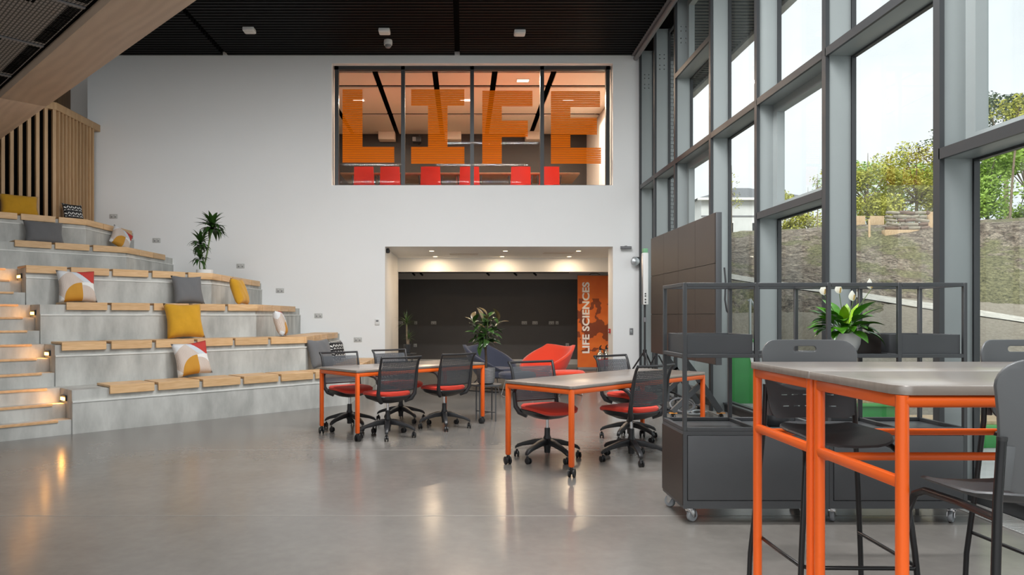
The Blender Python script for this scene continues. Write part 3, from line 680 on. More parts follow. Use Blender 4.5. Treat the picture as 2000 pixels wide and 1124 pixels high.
# recess downlights
for i, (px, py) in enumerate(((843, 490), (987, 490), (1130, 490), (850, 501), (981, 501), (1112, 501))):
    D = (RT - EYE) * F / (CY - py); q = P(px, py, D)
    nm = ['front left', 'front middle', 'front right', 'rear left', 'rear middle', 'rear right'][i]
    t_ = thing('downlight', f'warm recessed downlight, {nm} of the six over the lounge', 'light', (q.x, D, RT), group='downlights over the lounge')
    obj('bezel', MB().lathe([(0.060, 0), (0.062, -0.006), (0.048, -0.008), (0.046, -0.002)], n=20), 'white_plastic', t_, smooth=True)
    obj('lamp', MB().cyl((0, 0, -0.004), (0, 0, -0.0075), 0.045, n=20), 'warm_lamp', t_)
    li = bpy.data.lights.new('downlight_glow', 'AREA'); li.shape = 'DISK'; li.size = 0.09; li.energy = 5; li.color = (1.0, 0.74, 0.48)
    lo = bpy.data.objects.new('downlight_glow', li); C.objects.link(lo); lo.parent = t_; lo.location = (0, 0, -0.012)
for i, (px, D, w_) in enumerate(((906, 15.5, 0.62), (1092, 15.2, 0.64))):
    x = P(px, 0, D).x
    t_ = tag(obj('ceiling_panel_access', MB().box(x - w_/2, x + w_/2, D - 0.1, D + 0.3, RT - 0.006, RT), 'warm_white_paint', bevel=0.002), ['pale access panel in the lounge ceiling, left one', 'pale access panel in the lounge ceiling, right one'][i], 'panel', 'access panels')

# ================================================================== CEILING DEVICES
for i, (px, py) in enumerate(((487, 57), (751, 59), (1015, 62))):
    D = (ZC - EYE) * F / (CY - py); x = P(px, py, D).x
    t_ = thing('emergency_light', ['white box light on the black ceiling, left one', 'white box light on the black ceiling, middle one above the camera dome', 'white box light on the black ceiling, right one'][i], 'light', (x, D, ZC), group='white ceiling boxes')
    obj('body', MB().box(-0.10, 0.10, -0.09, 0.09, -0.055, 0.012), 'white_plastic', t_, bevel=0.015)
    obj('lens', MB().box(-0.08, 0.08, -0.07, 0.07, -0.062, -0.054), 'skirting_white', t_, bevel=0.003)
D = (ZC - EYE) * F / (CY - 80); x = P(758, 0, D).x
t_ = thing('dome_camera', 'white security dome camera under the black ceiling', 'camera', (x, D, ZC))
obj('body', MB().lathe([(0.075, 0.012), (0.08, -0.03), (0.075, -0.075)], n=24), 'white_plastic', t_, smooth=True)
obj('dome', MB().lathe([(0.06, -0.072), (0.058, -0.10), (0.04, -0.125), (0.01, -0.135)], n=20), 'grey_plastic', t_, smooth=True)

# ================================================================== WALL SOCKETS AND SWITCHES
def socket(loc, w_, h_, label, double=True, group='white wall sockets'):
    t_ = thing('wall_socket', label, 'socket', loc, group=group)
    obj('plate', MB().box(-w_/2, w_/2, -0.012, 0, -h_/2, h_/2), 'socket_plastic', t_, bevel=0.003)
    for x in ((-0.035, 0.035) if double else (0,)):
        obj('outlet', MB().box(x - 0.011, x + 0.011, -0.0135, -0.0115, -0.025, 0.0), 'grey_plastic', t_)
        obj('switch', MB().box(x + 0.004, x + 0.014, -0.016, -0.0115, 0.010, 0.026), 'white_plastic', t_)
names = ['highest, beside the slatted screen', 'second highest along the tiers', 'right of the tall potted plant', 'third from the bottom along the tiers', 'second lowest along the tiers', 'lowest, behind the left table chairs']
for (px, py), n_ in zip(((222, 423), (306, 470), (470, 520), (547, 568), (622, 617), (699, 664)), names):
    q = P(px, py, WALL); socket((q.x, WALL, q.z), 0.155, 0.088, f'white double socket on the white wall, {n_}')
for px, py, w_, n_ in ((847, 631, 0.146, 'alone at centre left'), (1024, 631, 0.146, 'left of the middle pair'), (1045, 631, 0.146, 'right of the middle pair'), (1077, 631, 0.146, 'left of the pair by the banner'), (1088, 631, 0.08, 'narrow one next to the banner pair'), (782, 631, 0.146, 'behind the spiky plant'), (812, 631, 0.08, 'right of the spiky plant leaves'), (811, 675, 0.09, 'low, beside the black plant pot'), (1108, 674, 0.09, 'low, above the red lounge chair')):
    q = P(px, py, BACKD); socket((q.x, BACKD, q.z), w_, 0.088, f'white socket on the dark wall, {n_}', w_ > 0.1)
q = P(737, 629, WALL)
t_ = thing('thermostat', 'small white thermostat left of the lounge opening', 'thermostat', (q.x, WALL, q.z))
obj('body', MB().box(-0.045, 0.045, -0.025, 0, -0.06, 0.06), 'white_plastic', t_, bevel=0.006); obj('display', MB().box(-0.025, 0.025, -0.027, -0.024, 0.0, 0.035), 'grey_plastic', t_)
q = P(1233, 648, WALL)
t_ = thing('wall_switch', 'grey switch plate on the white wall by the glazing', 'switch', (q.x, WALL, q.z))
obj('plate', MB().box(-0.035, 0.035, -0.012, 0, -0.065, 0.065), 'grey_plastic', t_, bevel=0.004); obj('rocker', MB().box(-0.018, 0.018, -0.017, -0.011, -0.03, 0.03), 'galvanised', t_, bevel=0.003)
q = P(1190, 647, WALL + 0.2)
t_ = thing('call_point', 'small red alarm call point inside the opening', 'alarm', (RR, WALL + 0.25, q.z))
obj('body', MB().box(-0.03, 0, -0.045, 0.045, -0.045, 0.045), 'sign_red', t_, bevel=0.005); obj('button', MB().box(-0.034, -0.029, -0.02, 0.02, -0.02, 0.02), 'white_plastic', t_)
q = P(1221, 484, WALL)
t_ = thing('wall_light', 'short grey tube light on the white wall by the glazing', 'light', (q.x, WALL, q.z))
obj('tube', MB().cyl((-0.11, -0.09, -0.01), (0.10, -0.09, -0.01), 0.03, n=14), 'grey_plastic', t_, smooth=True); obj('arm', MB().box(-0.02, 0.02, -0.09, 0, -0.012, 0.03), 'grey_plastic', t_)
q = P(753, 490, WALL + 0.2)
t_ = thing('corner_sensor', 'black sensor in the top left corner of the opening', 'sensor', (RL, WALL + 0.22, q.z))
obj('body', MB().lathe([(0.012, -0.05), (0.04, -0.04), (0.045, 0), (0.03, 0.04), (0.01, 0.05)], (0.03, 0, 0), n=14), 'black_plastic', t_, smooth=True); obj('mount', MB().box(0, 0.03, -0.02, 0.02, 0.01, 0.07), 'white_plastic', t_)
q = P(1241, 511, WALL - 0.15)
t_ = thing('round_lamp', 'round glass wall lamp in the corner by the column speaker', 'lamp', (q.x, WALL, q.z))
obj('globe', MB().lathe([(0.02, -0.2), (0.075, -0.17), (0.085, -0.13), (0.06, -0.08)], axis='y', n=18), 'galvanised', t_, smooth=True); obj('bracket', MB().box(-0.02, 0.10, -0.10, 0, 0.02, 0.09), 'black_plastic', t_)

# ================================================================== SHAPES SHARED BY FURNITURE
def superring(cx, cy, z, a, b, n=28, e=3.2, zf=None):
    r = []
    for k in range(n):
        t = 2*PI*k/n; c_, s_ = math.cos(t), math.sin(t)
        x = cx + a * math.copysign(abs(c_) ** (2/e), c_); y = cy + b * math.copysign(abs(s_) ** (2/e), s_)
        r.append((x, y, z + (zf(x, y) if zf else 0)))
    return r
def caster_mesh(r=0.028, w_=0.045):
    m = MB()
    for s in (-1, 1): m.lathe([(r*0.75, s*w_*0.16), (r, s*w_*0.2), (r, s*w_*0.42), (r*0.72, s*w_*0.5), (0.004, s*w_*0.5)], (0.012, 0, r), n=16, axis='y')
    m.tube([(0.012, 0, r), (0.0, 0, r*1.7), (0, 0, r*2.5)], [r*0.55, r*0.5, r*0.35], 8)
    return mesh_of(m, 'caster', smooth=True)
CAST = caster_mesh(); CAST_T = caster_mesh(0.036, 0.06)

# ---- task chair (faces local +Y)
def make_task_chair():
    t = thing('task_chair', '', 'chair', group='black and red swivel chairs')
    st_ = obj('gas_stem', MB().cyl((0, 0, 0.27), (0, 0, 0.38), 0.014, n=12), 'chrome', t, smooth=True)
    obj('hub', MB().lathe([(0.028, 0.06), (0.03, 0.10), (0.042, 0.14), (0.04, 0.19), (0.027, 0.22), (0.026, 0.29)], n=16), 'black_plastic', t, smooth=True)
    for k in range(5):
        a = 2*PI*k/5 + 0.35; c_, s_ = math.cos(a), math.sin(a); R = 0.30
        arm = MB(); rings = []
        for f_, z, w_, h_ in ((0.02, 0.165, 0.028, 0.030), (0.12, 0.155, 0.026, 0.025), (0.24, 0.125, 0.022, 0.018), (0.29, 0.105, 0.020, 0.017), (0.315, 0.085, 0.017, 0.012)):
            rings.append([(f_*c_ - q*w_*s_, f_*s_ + q*w_*c_, z + p_*h_) for q, p_ in ((-1, -1), (1, -1), (1, 1), (-1, 1))])
        arm.loft(rings)
        lg = obj('leg', arm, 'black_plastic', t, bevel=0.006)
        cs = link('caster', CAST, 'caster_black', lg); cs.location = (R*c_, R*s_, 0.0); cs.rotation_euler = (0, 0, a * 2.3 + 1.0)
    # shell and cushion
    drop = lambda x, y: -0.55 * max(0, y - 0.10) ** 1.8 + 0.10 * abs(x) ** 2
    sh = MB().loft([superring(0, 0.0, 0.372, 0.05, 0.05), superring(0, 0.0, 0.385, 0.12, 0.11), superring(0, 0.0, 0.425, 0.215, 0.20), superring(0, 0.005, 0.455, 0.232, 0.225, zf=drop), superring(0, 0.01, 0.462, 0.228, 0.222, zf=drop)])
    obj('seat_shell', sh, 'black_plastic', t, smooth=True)
    cu = MB().loft([superring(0, 0.02, 0.44, 0.19, 0.21, zf=drop), superring(0, 0.03, 0.462, 0.225, 0.235, zf=drop), superring(0, 0.03, 0.485, 0.230, 0.238, zf=drop), superring(0, 0.025, 0.500, 0.214, 0.224, zf=drop), superring(0, 0.02, 0.506, 0.15, 0.16, zf=drop), superring(0, 0.02, 0.506, 0.05, 0.05, zf=drop)])
    obj('seat_cushion', cu, 'red_fabric', t, smooth=True)
    # back
    bz = [0.53, 0.58, 0.64, 0.72, 0.79, 0.845]; by = [-0.19, -0.198, -0.208, -0.222, -0.24, -0.26]; bw = [0.212, 0.216, 0.217, 0.216, 0.215, 0.218]
    def bk(u, v, off=0):
        q = v * 5; i = min(4, int(q)); f_ = q - i
        L_ = lambda a: a[i] * (1 - f_) + a[i+1] * f_
        x = (u - 0.5) * 2; return (x * L_(bw), L_(by) - 0.035 * (1 - x*x) + off, L_(bz))
    obj('back_mesh', MB().grid(lambda u, v: bk(u, v), 14, 14), 'perforated_back', t, smooth=True)
    for s in (-1, 1):
        fr = MB().tube([(s*0.15, -0.11, 0.40), (s*0.20, -0.165, 0.428), (s*0.230, -0.185, 0.48), (s*0.234, -0.197, 0.56), (s*0.235, -0.21, 0.66), (s*0.233, -0.228, 0.76), (s*0.236, -0.255, 0.845), (s*0.246, -0.282, 0.884)], [0.026, 0.027, 0.022, 0.018, 0.018, 0.015, 0.013, 0.012], 10)
        obj('back_upright', fr, 'black_plastic', t, smooth=True)
    obj('top_rail', MB().tube([(-0.252, -0.282, 0.886), (-0.12, -0.305, 0.884), (0, -0.312, 0.883), (0.12, -0.305, 0.884), (0.252, -0.282, 0.886)], 0.012, 10), 'black_plastic', t, smooth=True)
    obj('lower_rail', MB().tube([(-0.222, -0.188, 0.53), (-0.11, -0.218, 0.527), (0, -0.226, 0.526), (0.11, -0.218, 0.527), (0.222, -0.188, 0.53)], 0.009, 8), 'black_plastic', t, smooth=True)
    for s in (-1, 1):
        obj('armrest', MB().loft([[(s*(0.238 + a*0.016), y, z + b*h_) for a, b in ((-1,-1),(1,-1),(1,1),(-1,1))] for y, z, h_ in ((-0.21, 0.615, 0.03), (-0.17, 0.655, 0.016), (-0.12, 0.672, 0.010), (0.02, 0.682, 0.008), (0.04, 0.684, 0.006))]), 'black_plastic', t, bevel=0.005)
    return t

def place(proto, used, loc, rz, label):
    if not used: proto.location = loc; proto.rotation_euler = (0, 0, rz); proto['label'] = label; used.append(1); return proto
    return dup(proto, loc, rz, label)
def rrect(x0, x1, y0, y1, r, n=6):
    p = []
    for cx, cy, a0 in ((x1 - r, y1 - r, 0), (x0 + r, y1 - r, PI/2), (x0 + r, y0 + r, PI), (x1 - r, y0 + r, 1.5*PI)):
        for k in range(n + 1): a = a0 + PI/2*k/n; p.append((cx + r*math.cos(a), cy + r*math.sin(a)))
    return p
# ---- wheeled orange tables
def wheeled_table(label, loc, rz, L, W):
    t = thing('wheeled_table', label, 'table', loc, rz, 'orange framed wheeled tables')
    obj('tabletop', MB().prism(rrect(0, L, 0, W, 0.03), 0.727, 0.752), 'table_laminate', t, bevel=0.003)
    a = 0.024
    for p0, p1 in (((a, a), (L - a, a)), ((L - a, a), (L - a, W - a)), ((L - a, W - a), (a, W - a)), ((a, W - a), (a, a))):
        obj('top_rail', MB().bar((p0[0], p0[1], 0.704), (p1[0], p1[1], 0.704), 0.042, 0.044), 'orange_paint', t, bevel=0.010)
    for i, (x, y) in enumerate(((a, a), (L - a, a), (L - a, W - a), (a, W - a))):
        lg = obj('leg', MB().box(x - 0.021, x + 0.021, y - 0.021, y + 0.021, 0.085, 0.726), 'orange_paint', t, bevel=0.012)
        c_ = link('caster', CAST_T, 'caster_black', lg); c_.location = (x, y, 0); c_.rotation_euler = (0, 0, (0.4, 2.0, 3.6, 1.2)[i])
    return t
TH = math.radians(43)
T1P, T2P = Vector((-1.118, 7.47, 0)), Vector((0.885, 5.80, 0))
wheeled_table('grey topped orange table on wheels beside the tiers', T1P, TH, 1.90, 0.75)
wheeled_table('grey topped orange table on wheels nearer the charcoal shelf unit', T2P, TH, 2.19, 0.76)
def tl(o, u, v): return (o.x + u*math.cos(TH) - v*math.sin(TH), o.y + u*math.sin(TH) + v*math.cos(TH), 0)
chair = make_task_chair(); used = []
place(chair, used, tl(T1P, 0.45, 0.06), TH - 0.10, 'swivel chair on the near left side of the table by the tiers')
place(chair, used, tl(T1P, 1.33, 0.12), TH - 0.06, 'swivel chair on the near right side of the table by the tiers')
place(chair, used, tl(T1P, 0.46, 0.82), TH + PI - 0.12, 'swivel chair on the far side of the left table, next to the tiers')
place(chair, used, tl(T1P, 1.27, 0.88), TH + PI - 0.1, 'swivel chair on the far side of the left table, by the lounge')
place(chair, used, tl(T2P, 0.47, 0.66), TH + PI - 0.28, 'swivel chair at the left end of the right wheeled table')
place(chair, used, tl(T2P, 1.00, 0.10), TH - 0.12, 'swivel chair on the near side of the right table, by the shelf unit')
place(chair, used, tl(T2P, 1.93, 0.74), TH + PI - 0.15, 'swivel chair on the far side of the right table, before the banner')

# ---- tall orange tables
def tall_table(label, x0, x1, y0, y1, rear_r, front_r):
    t = thing('tall_table', label, 'table', (x0, y0, 0), 0, 'tall orange tables pushed together')
    L, W = x1 - x0, y1 - y0
    poly = []
    for cx, cy, a0, r in ((L, W, 0, rear_r), (0, W, PI/2, rear_r), (0, 0, PI, front_r), (L, 0, 1.5*PI, front_r)):
        ox = cx - r if cx > 0 else r; oy = cy - r if cy > 0 else r
        for k in range(7): a = a0 + PI/2*k/6; poly.append((ox + r*math.cos(a), oy + r*math.sin(a)))
    obj('tabletop', MB().prism(poly, 1.068, 1.10), 'table_laminate', t, bevel=0.003)
    a = 0.030; zr = 1.046
    for p0, p1 in (((a, a), (L - a, a)), ((a, W - a), (L - a, W - a))):
        obj('top_rail', MB().cyl((p0[0], p0[1], zr), (p1[0], p1[1], zr), 0.021, n=20), 'orange_paint', t, smooth=True)
    for x in (a, L - a):
        obj('side_rail', MB().bar((x, a, zr), (x, W - a, zr), 0.036, 0.044), 'orange_paint', t, bevel=0.010)
        obj('lower_side_rail', MB().bar((x, a, 0.775), (x, W - a, 0.775), 0.034, 0.042), 'orange_paint', t, bevel=0.012)
    obj('lower_rear_rail', MB().cyl((a, W - a, 0.755), (L - a, W - a, 0.755), 0.017, n=16), 'orange_paint', t, smooth=True)
    for x, y in ((a, a), (L - a, a), (L - a, W - a), (a, W - a)):
        lg = obj('leg', MB().cyl((x, y, 0.012), (x, y, 1.067), 0.0205, n=20), 'orange_paint', t, smooth=True)
        obj('foot', MB().cyl((x, y, 0), (x, y, 0.014), 0.017, n=14), 'black_plastic', lg, smooth=True)
tall_table('tall orange table nearest the camera, grey top with rounded corner', 1.425, 3.0, 2.33, 2.937, 0.012, 0.055)
tall_table('tall orange table behind the nearest one, next to the shelf unit', 1.425, 3.0, 2.943, 3.55, 0.03, 0.012)

# ---- tall stools
def fill_with_holes(outline, holes, th, cuts, fn):
    cu = bpy.data.curves.new('c', 'CURVE'); cu.dimensions = '2D'; cu.fill_mode = 'BOTH'; cu.extrude = th / 2; cu.bevel_depth = 0.0025; cu.bevel_resolution = 1
    for lp in [outline] + holes:
        sp_ = cu.splines.new('POLY'); sp_.points.add(len(lp) - 1)
        for i, (x, y) in enumerate(lp): sp_.points[i].co = (x, y, 0, 1)
        sp_.use_cyclic_u = True
    tmp = bpy.data.objects.new('c', cu); C.objects.link(tmp)
    dg = bpy.context.evaluated_depsgraph_get(); me = bpy.data.meshes.new_from_object(tmp.evaluated_get(dg))
    bpy.data.objects.remove(tmp); bpy.data.curves.remove(cu)
    bm = bmesh.new(); bm.from_mesh(me); bmesh.ops.remove_doubles(bm, verts=bm.verts, dist=1e-5)
    for axis, vals in cuts.items():
        for v in vals:
            no = Vector((1, 0, 0)) if axis == 'x' else Vector((0, 1, 0))
            bmesh.ops.bisect_plane(bm, geom=bm.verts[:] + bm.edges[:] + bm.faces[:], plane_co=no * v, plane_no=no)
    for v in bm.verts: v.co = Vector(fn(*v.co))
    for f in bm.faces: f.smooth = True
    for e in bm.edges:
        if len(e.link_faces) == 2 and e.calc_face_angle(0) > 0.6: e.smooth = False
    bm.to_mesh(me); bm.free(); me.materials.clear(); return me
def stadium(cx, cy, w_, h_, n=6):
    r = h_ / 2; p = []
    for k in range(n + 1): a = -PI/2 + PI*k/n; p.append((cx + w_/2 - r + r*math.cos(a), cy + r*math.sin(a)))
    for k in range(n + 1): a = PI/2 + PI*k/n; p.append((cx - w_/2 + r + r*math.cos(a), cy + r*math.sin(a)))
    return p
def make_stool():
    t = thing('tall_chair', '', 'chair', group='charcoal tall chairs')
    ol = []
    for x, z, r, a0 in ((0.235 - 0.075, 1.205 - 0.075, 0.075, 0), (-0.235 + 0.075, 1.205 - 0.075, 0.075, PI/2), (-0.205 + 0.05, 0.82 + 0.05, 0.05, PI), (0.205 - 0.05, 0.82 + 0.05, 0.05, 1.5*PI)):
        for k in range(8): a = a0 + PI/2*k/7; ol.append((x + r*math.cos(a), z + r*math.sin(a)))
    holes = [stadium(0, 1.160, 0.120, 0.034)]
    for j, z in enumerate((0.985, 0.930, 0.875)):
        for i in range(5): holes.append(stadium((i - 2) * 0.058 + 0.004*(j % 2), z, 0.042, 0.009, 3))
    def bend_(x, z, w_): return (x, -0.235 - 0.16 * (z - 0.8) + w_ + 1.0 * x * x - 0.02 * math.sin((z - 0.8) * 7.5), z)
    me = fill_with_holes(ol, holes, 0.008, {'x': [i*0.03 for i in range(-7, 8)], 'y': [0.85, 0.9, 0.95, 1.0, 1.05, 1.1, 1.15]}, bend_)
    link('backrest', me, 'stool_shell', t)
    rim = MB().tube([bend_(x*1.01, 1.16 + (z - 1.16)*1.0, 0.0) for x, z in stadium(0, 1.160, 0.140, 0.052)], 0.004, 6, closed=True)
    obj('handle_rim', rim, 'stool_shell', t, smooth=True)
    dz = lambda x, y: -0.9 * max(0, y - 0.06) ** 2 + 0.35 * x * x + 0.25 * max(0, -y - 0.1)
    se = MB().loft([superring(0, 0, 0.756, 0.14, 0.14, zf=dz), superring(0, 0.01, 0.762, 0.19, 0.19, zf=dz), superring(0, 0.01, 0.774, 0.216, 0.215, zf=dz), superring(0, 0.01, 0.781, 0.21, 0.208, zf=dz), superring(0, 0.0, 0.778, 0.14, 0.14, zf=dz), superring(0, 0, 0.776, 0.04, 0.04, zf=dz)])
    obj('seat', se, 'stool_shell', t, smooth=True)
    for s in (-1, 1):
        lg = obj('rear_leg', MB().tube([(s*0.218, -0.245, 0.975), (s*0.226, -0.24, 0.80), (s*0.252, -0.262, 0.45), (s*0.278, -0.288, 0.12), (s*0.282, -0.29, 0.0)], 0.0125, 12), 'stool_tube', t, smooth=True)
        obj('tube_cap', MB().cyl((s*0.2178, -0.2452, 0.974), (s*0.2175, -0.2455, 0.985), 0.0135, n=12), 'black_plastic', lg, smooth=True)
        obj('back_bracket', MB().bar((s*0.205, -0.235, 0.83), (s*0.196, -0.245, 0.96), 0.016, 0.03), 'stool_shell', lg, bevel=0.004)
        obj('front_leg', MB().tube([(s*0.226, -0.24, 0.750), (s*0.205, -0.05, 0.748), (s*0.20, 0.12, 0.742), (s*0.205, 0.165, 0.720), (s*0.215, 0.185, 0.66), (s*0.245, 0.215, 0.30), (s*0.258, 0.228, 0.10), (s*0.262, 0.232, 0.0)], 0.0125, 12), 'stool_tube', t, smooth=True)
    fr = [(-0.262, -0.275, 0.23), (-0.26, 0.0, 0.23), (-0.252, 0.21, 0.23), (-0.225, 0.238, 0.23), (0.225, 0.238, 0.23), (0.252, 0.21, 0.23), (0.26, 0.0, 0.23), (0.262, -0.275, 0.23)]
    obj('foot_rail', MB().tube(fr, 0.009, 10), 'stool_tube', t, smooth=True)
    return t
stool = make_stool(); su = []
place(stool, su, (1.735, 3.335, 0), PI - 0.02, 'charcoal tall chair with its back to the shelf unit, left of two')
place(stool, su, (2.85, 3.345, 0), PI + 0.04, 'charcoal tall chair behind the tall tables, at the right edge')
place(stool, su, (1.75, 2.27, 0), 0.0, 'charcoal tall chair nearest the camera, cut by the right edge')

# ================================================================== CHARCOAL SHELF UNIT
SX, SY, SW, SD = 1.40, 4.53, 1.81, 0.47
sh = thing('shelf_unit', 'charcoal steel frame shelf on two low cabinets with wheels', 'shelf', (SX, SY, 0))
pw = 0.024
px_ = [0.0, 0.456, 0.918, 1.368, SW - pw]
Z0, Z1, Z2, Z3 = 0.10, 0.593, 1.085, 1.54
for x in px_:
    for y in (0, SD - pw): obj('post', MB().box(x, x + pw, y, y + pw, Z1, Z3), 'steel_paint', sh, bevel=0.002, seg=1)
    for z in (Z1 + 0.0, Z2 - pw, Z3 - pw): obj('depth_rail', MB().box(x, x + pw, pw, SD - pw, z, z + pw), 'steel_paint', sh, bevel=0.002, seg=1)
for i in range(4):
    for y in (0, SD - pw):
        for z in (Z1 + 0.0, Z2 - pw, Z3 - pw): obj('long_rail', MB().box(px_[i] + pw, px_[i+1], y, y + pw, z, z + pw), 'steel_paint', sh, bevel=0.002, seg=1)
for i in (0, 2, 3): obj('shelf_plate', MB().box(px_[i] + pw, px_[i+1], pw, SD - pw, Z2 - 0.010, Z2 - 0.004), 'charcoal_panel', sh)
for j in (0, 1):
    x0 = 0 if j == 0 else px_[2] + 0.012; x1 = px_[2] + 0.012 if j == 0 else SW
    cb = obj('cabinet', MB().box(x0, x1 - 0.002, 0.012, SD, Z0, Z1), 'charcoal_panel', sh, bevel=0.003)
    obj('frame_edge', MB().box(x0, x1 - 0.002, -0.001, 0.012, Z0, Z0 + 0.05).box(x0, x0 + pw, -0.001, 0.012, Z0 + 0.05, Z1).box(x1 - 0.002 - pw, x1 - 0.002, -0.001, 0.012, Z0 + 0.05, Z1).box(x0 + pw, x1 - 0.002 - pw, -0.001, 0.012, Z1 - 0.024, Z1), 'steel_paint', cb)
    if j == 0: obj('end_panel', MB().box(-0.004, 0.0, 0.006, SD, Z0 + 0.02, Z1 - 0.02), 'brown_black_panel', cb)
    xm = (x0 + x1) / 2
    for a, b in ((x0 + pw + 0.004, xm - 0.003), (xm + 0.003, x1 - pw - 0.006)):
        obj('door', MB().box(a, b, -0.006, 0.012, Z0 + 0.055, Z1 - 0.028), 'charcoal_panel', cb, bevel=0.002)
cw = MB().lathe([(0.012, -0.013), (0.036, -0.013), (0.040, -0.008), (0.040, 0.008), (0.036, 0.013), (0.012, 0.013)], (0.02, 0, 0.040), n=18, axis='y')
cwm = mesh_of(cw, 'wheel', smooth=True)
cf = MB().box(-0.035, 0.035, -0.03, 0.03, 0.094, 0.10).cyl((0, 0, 0.075), (0, 0, 0.095), 0.022)
for s in (-1, 1): cf.loft([[(x, s*0.020 + q*0.0025, z) for x, z in ((-0.022, 0.08), (0.022, 0.08), (0.032, 0.035), (0.012, 0.028))] for q in (-1, 1)])
cf.box(-0.02, 0.03, -0.022, 0.022, 0.070, 0.082)
cfm = mesh_of(cf, 'fork', bevel=0.001)
for x, y, a in ((0.06, 0.06, 0.5), (0.05, SD - 0.06, 2.2), (px_[2] - 0.04, 0.06, 3.5), (px_[2] + 0.06, 0.06, 1.0), (px_[2] + 0.0, SD - 0.06, 2), (SW - 0.06, 0.06, 3.9), (SW - 0.06, SD - 0.06, 1)):
    c_ = bpy.data.objects.new('caster', cfm); C.objects.link(c_); c_.data.materials.clear(); c_.data.materials.append(M['chrome']); c_.parent = sh; c_.location = (x, y, 0); c_.rotation_euler = (0, 0, a)
    w_ = link('wheel', cwm, 'caster_grey', c_)
# trays on the shelf
def tray(label, x0, x1, y0, y1, z, h_, m_):
    t = thing('metal_tray', label, 'tray', (x0, y0, z), 0, 'metal trays on the shelf unit')
    L, W = x1 - x0, y1 - y0; th = 0.006
    obj('base', MB().box(0, L, 0, W, 0, th), m_, t)
    for a in ((0, L, 0, th), (0, L, W - th, W), (0, th, th, W - th), (L - th, L, th, W - th)): obj('side', MB().box(*a, th, h_), m_, t, bevel=0.001, seg=1)
tray('charcoal metal tray at the left end of the shelf unit', SX + px_[0] + 0.03, SX + px_[1] - 0.006, SY + 0.02, SY + SD - 0.03, Z2 - 0.004, 0.128, 'charcoal_panel')
tray('charcoal metal tray at the right end of the shelf unit', SX + px_[3] + 0.03, SX + px_[4] - 0.01, SY + 0.02, SY + SD - 0.03, Z2 - 0.004, 0.128, 'charcoal_panel')
tray('darker brown metal tray beside the flowering plant', SX + px_[2] + 0.275, SX + px_[3] - 0.004, SY + 0.18, SY + SD - 0.03, Z2 - 0.004, 0.128, 'brown_black_panel')
t_ = thing('bowl', 'dark grey round bowl on the low cabinet', 'bowl', (SX + 0.66, SY + 0.16, Z1))
obj('body', MB().lathe([(0.005, 0), (0.045, 0.002), (0.075, 0.025), (0.083, 0.06), (0.078, 0.085), (0.074, 0.085), (0.078, 0.06), (0.07, 0.03), (0.04, 0.01), (0.004, 0.008)], n=28), 'pot_dark', t_, smooth=True)
obj('foot_ring', MB().lathe([(0.03, 0.0), (0.036, -0.0002), (0.036, 0.006), (0.03, 0.006)], n=20), 'pot_dark', t_, smooth=True)

# ================================================================== PLANTS
def leaf_mesh(L, W, curl=0.8, fold=0.25, pw_=0.8, tip=1.0, n=9, pet=0.0):
    vs, fs = [], []; y = z = 0
    for i in range(n + 1):
        t = i / n; a = -curl * t; 
        if i: y += L/n*math.cos(a); z += L/n*math.sin(a)
        if t < pet: ww = W * 0.05
        else:
            q = (t - pet) / (1 - pet); ww = W/2 * max(0.02, math.sin(PI * min(1, q ** pw_)) ** tip)
        nx, nz = -math.sin(a), math.cos(a)
        vs += [(-ww, y + nx*fold*ww, z + nz*fold*ww), (0, y, z), (ww, y + nx*fold*ww, z + nz*fold*ww)]
    for i in range(n):
        b = 3*i; fs += [(b, b+1, b+4, b+3), (b+1, b+2, b+5, b+4)]
    me = bpy.data.meshes.new('leaf'); me.from_pydata(vs, [], fs)
    for p in me.polygons: p.use_smooth = True
    return me
def leaf(me, m_, parent, base, az, el, s=1.0, roll=0.0, name='leaf'):
    o = bpy.data.objects.new(name, me); C.objects.link(o)
    if not me.materials: me.materials.append(M[m_])
    o.parent = parent; o.matrix_local = Matrix.Translation(base) @ Matrix.Rotation(az, 4, 'Z') @ Matrix.Rotation(el, 4, 'X') @ Matrix.Rotation(roll, 4, 'Y') @ Matrix.Scale(s, 4)
    return o
rnd = random.Random(11)
def pot_obj(parent, prof, m_, soil_r, soil_z):
    obj('pot', MB().lathe(prof, n=32), m_, parent, smooth=True); obj('soil', MB().cyl((0, 0, soil_z - 0.01), (0, 0, soil_z), soil_r, n=24), 'soil', parent)

# dracaena on the wide tier
zt = RISE * 4; Dp = 12.3; x = P(400, 0, Dp).x
t_ = thing('potted_dracaena', 'three stemmed green plant in a low white pot on the tiers', 'plant', (x, Dp, zt))
pot_obj(t_, [(0.10, 0), (0.135, 0.01), (0.14, 0.16), (0.135, 0.163), (0.128, 0.155), (0.125, 0.10)], 'pot_white', 0.127, 0.135)
S = Dp / F
stems = [([(-0.03, 0, 0.13), (0.04, 0, 0.45), (0.10, 0.0, 0.78), (0.13, 0, 0.86)], 58, 0.32, 0.013), ([(0.01, 0.02, 0.13), (-0.04, 0.02, 0.35), (-0.085, 0.02, 0.58)], 38, 0.27, 0.011), ([(-0.075, 0, 0.13), (-0.085, -0.02, 0.22), (-0.075, -0.03, 0.32)], 24, 0.23, 0.009)]
lm = [leaf_mesh(0.30, 0.075, c_, 0.3, 0.62) for c_ in (0.7, 1.3, 1.9)]
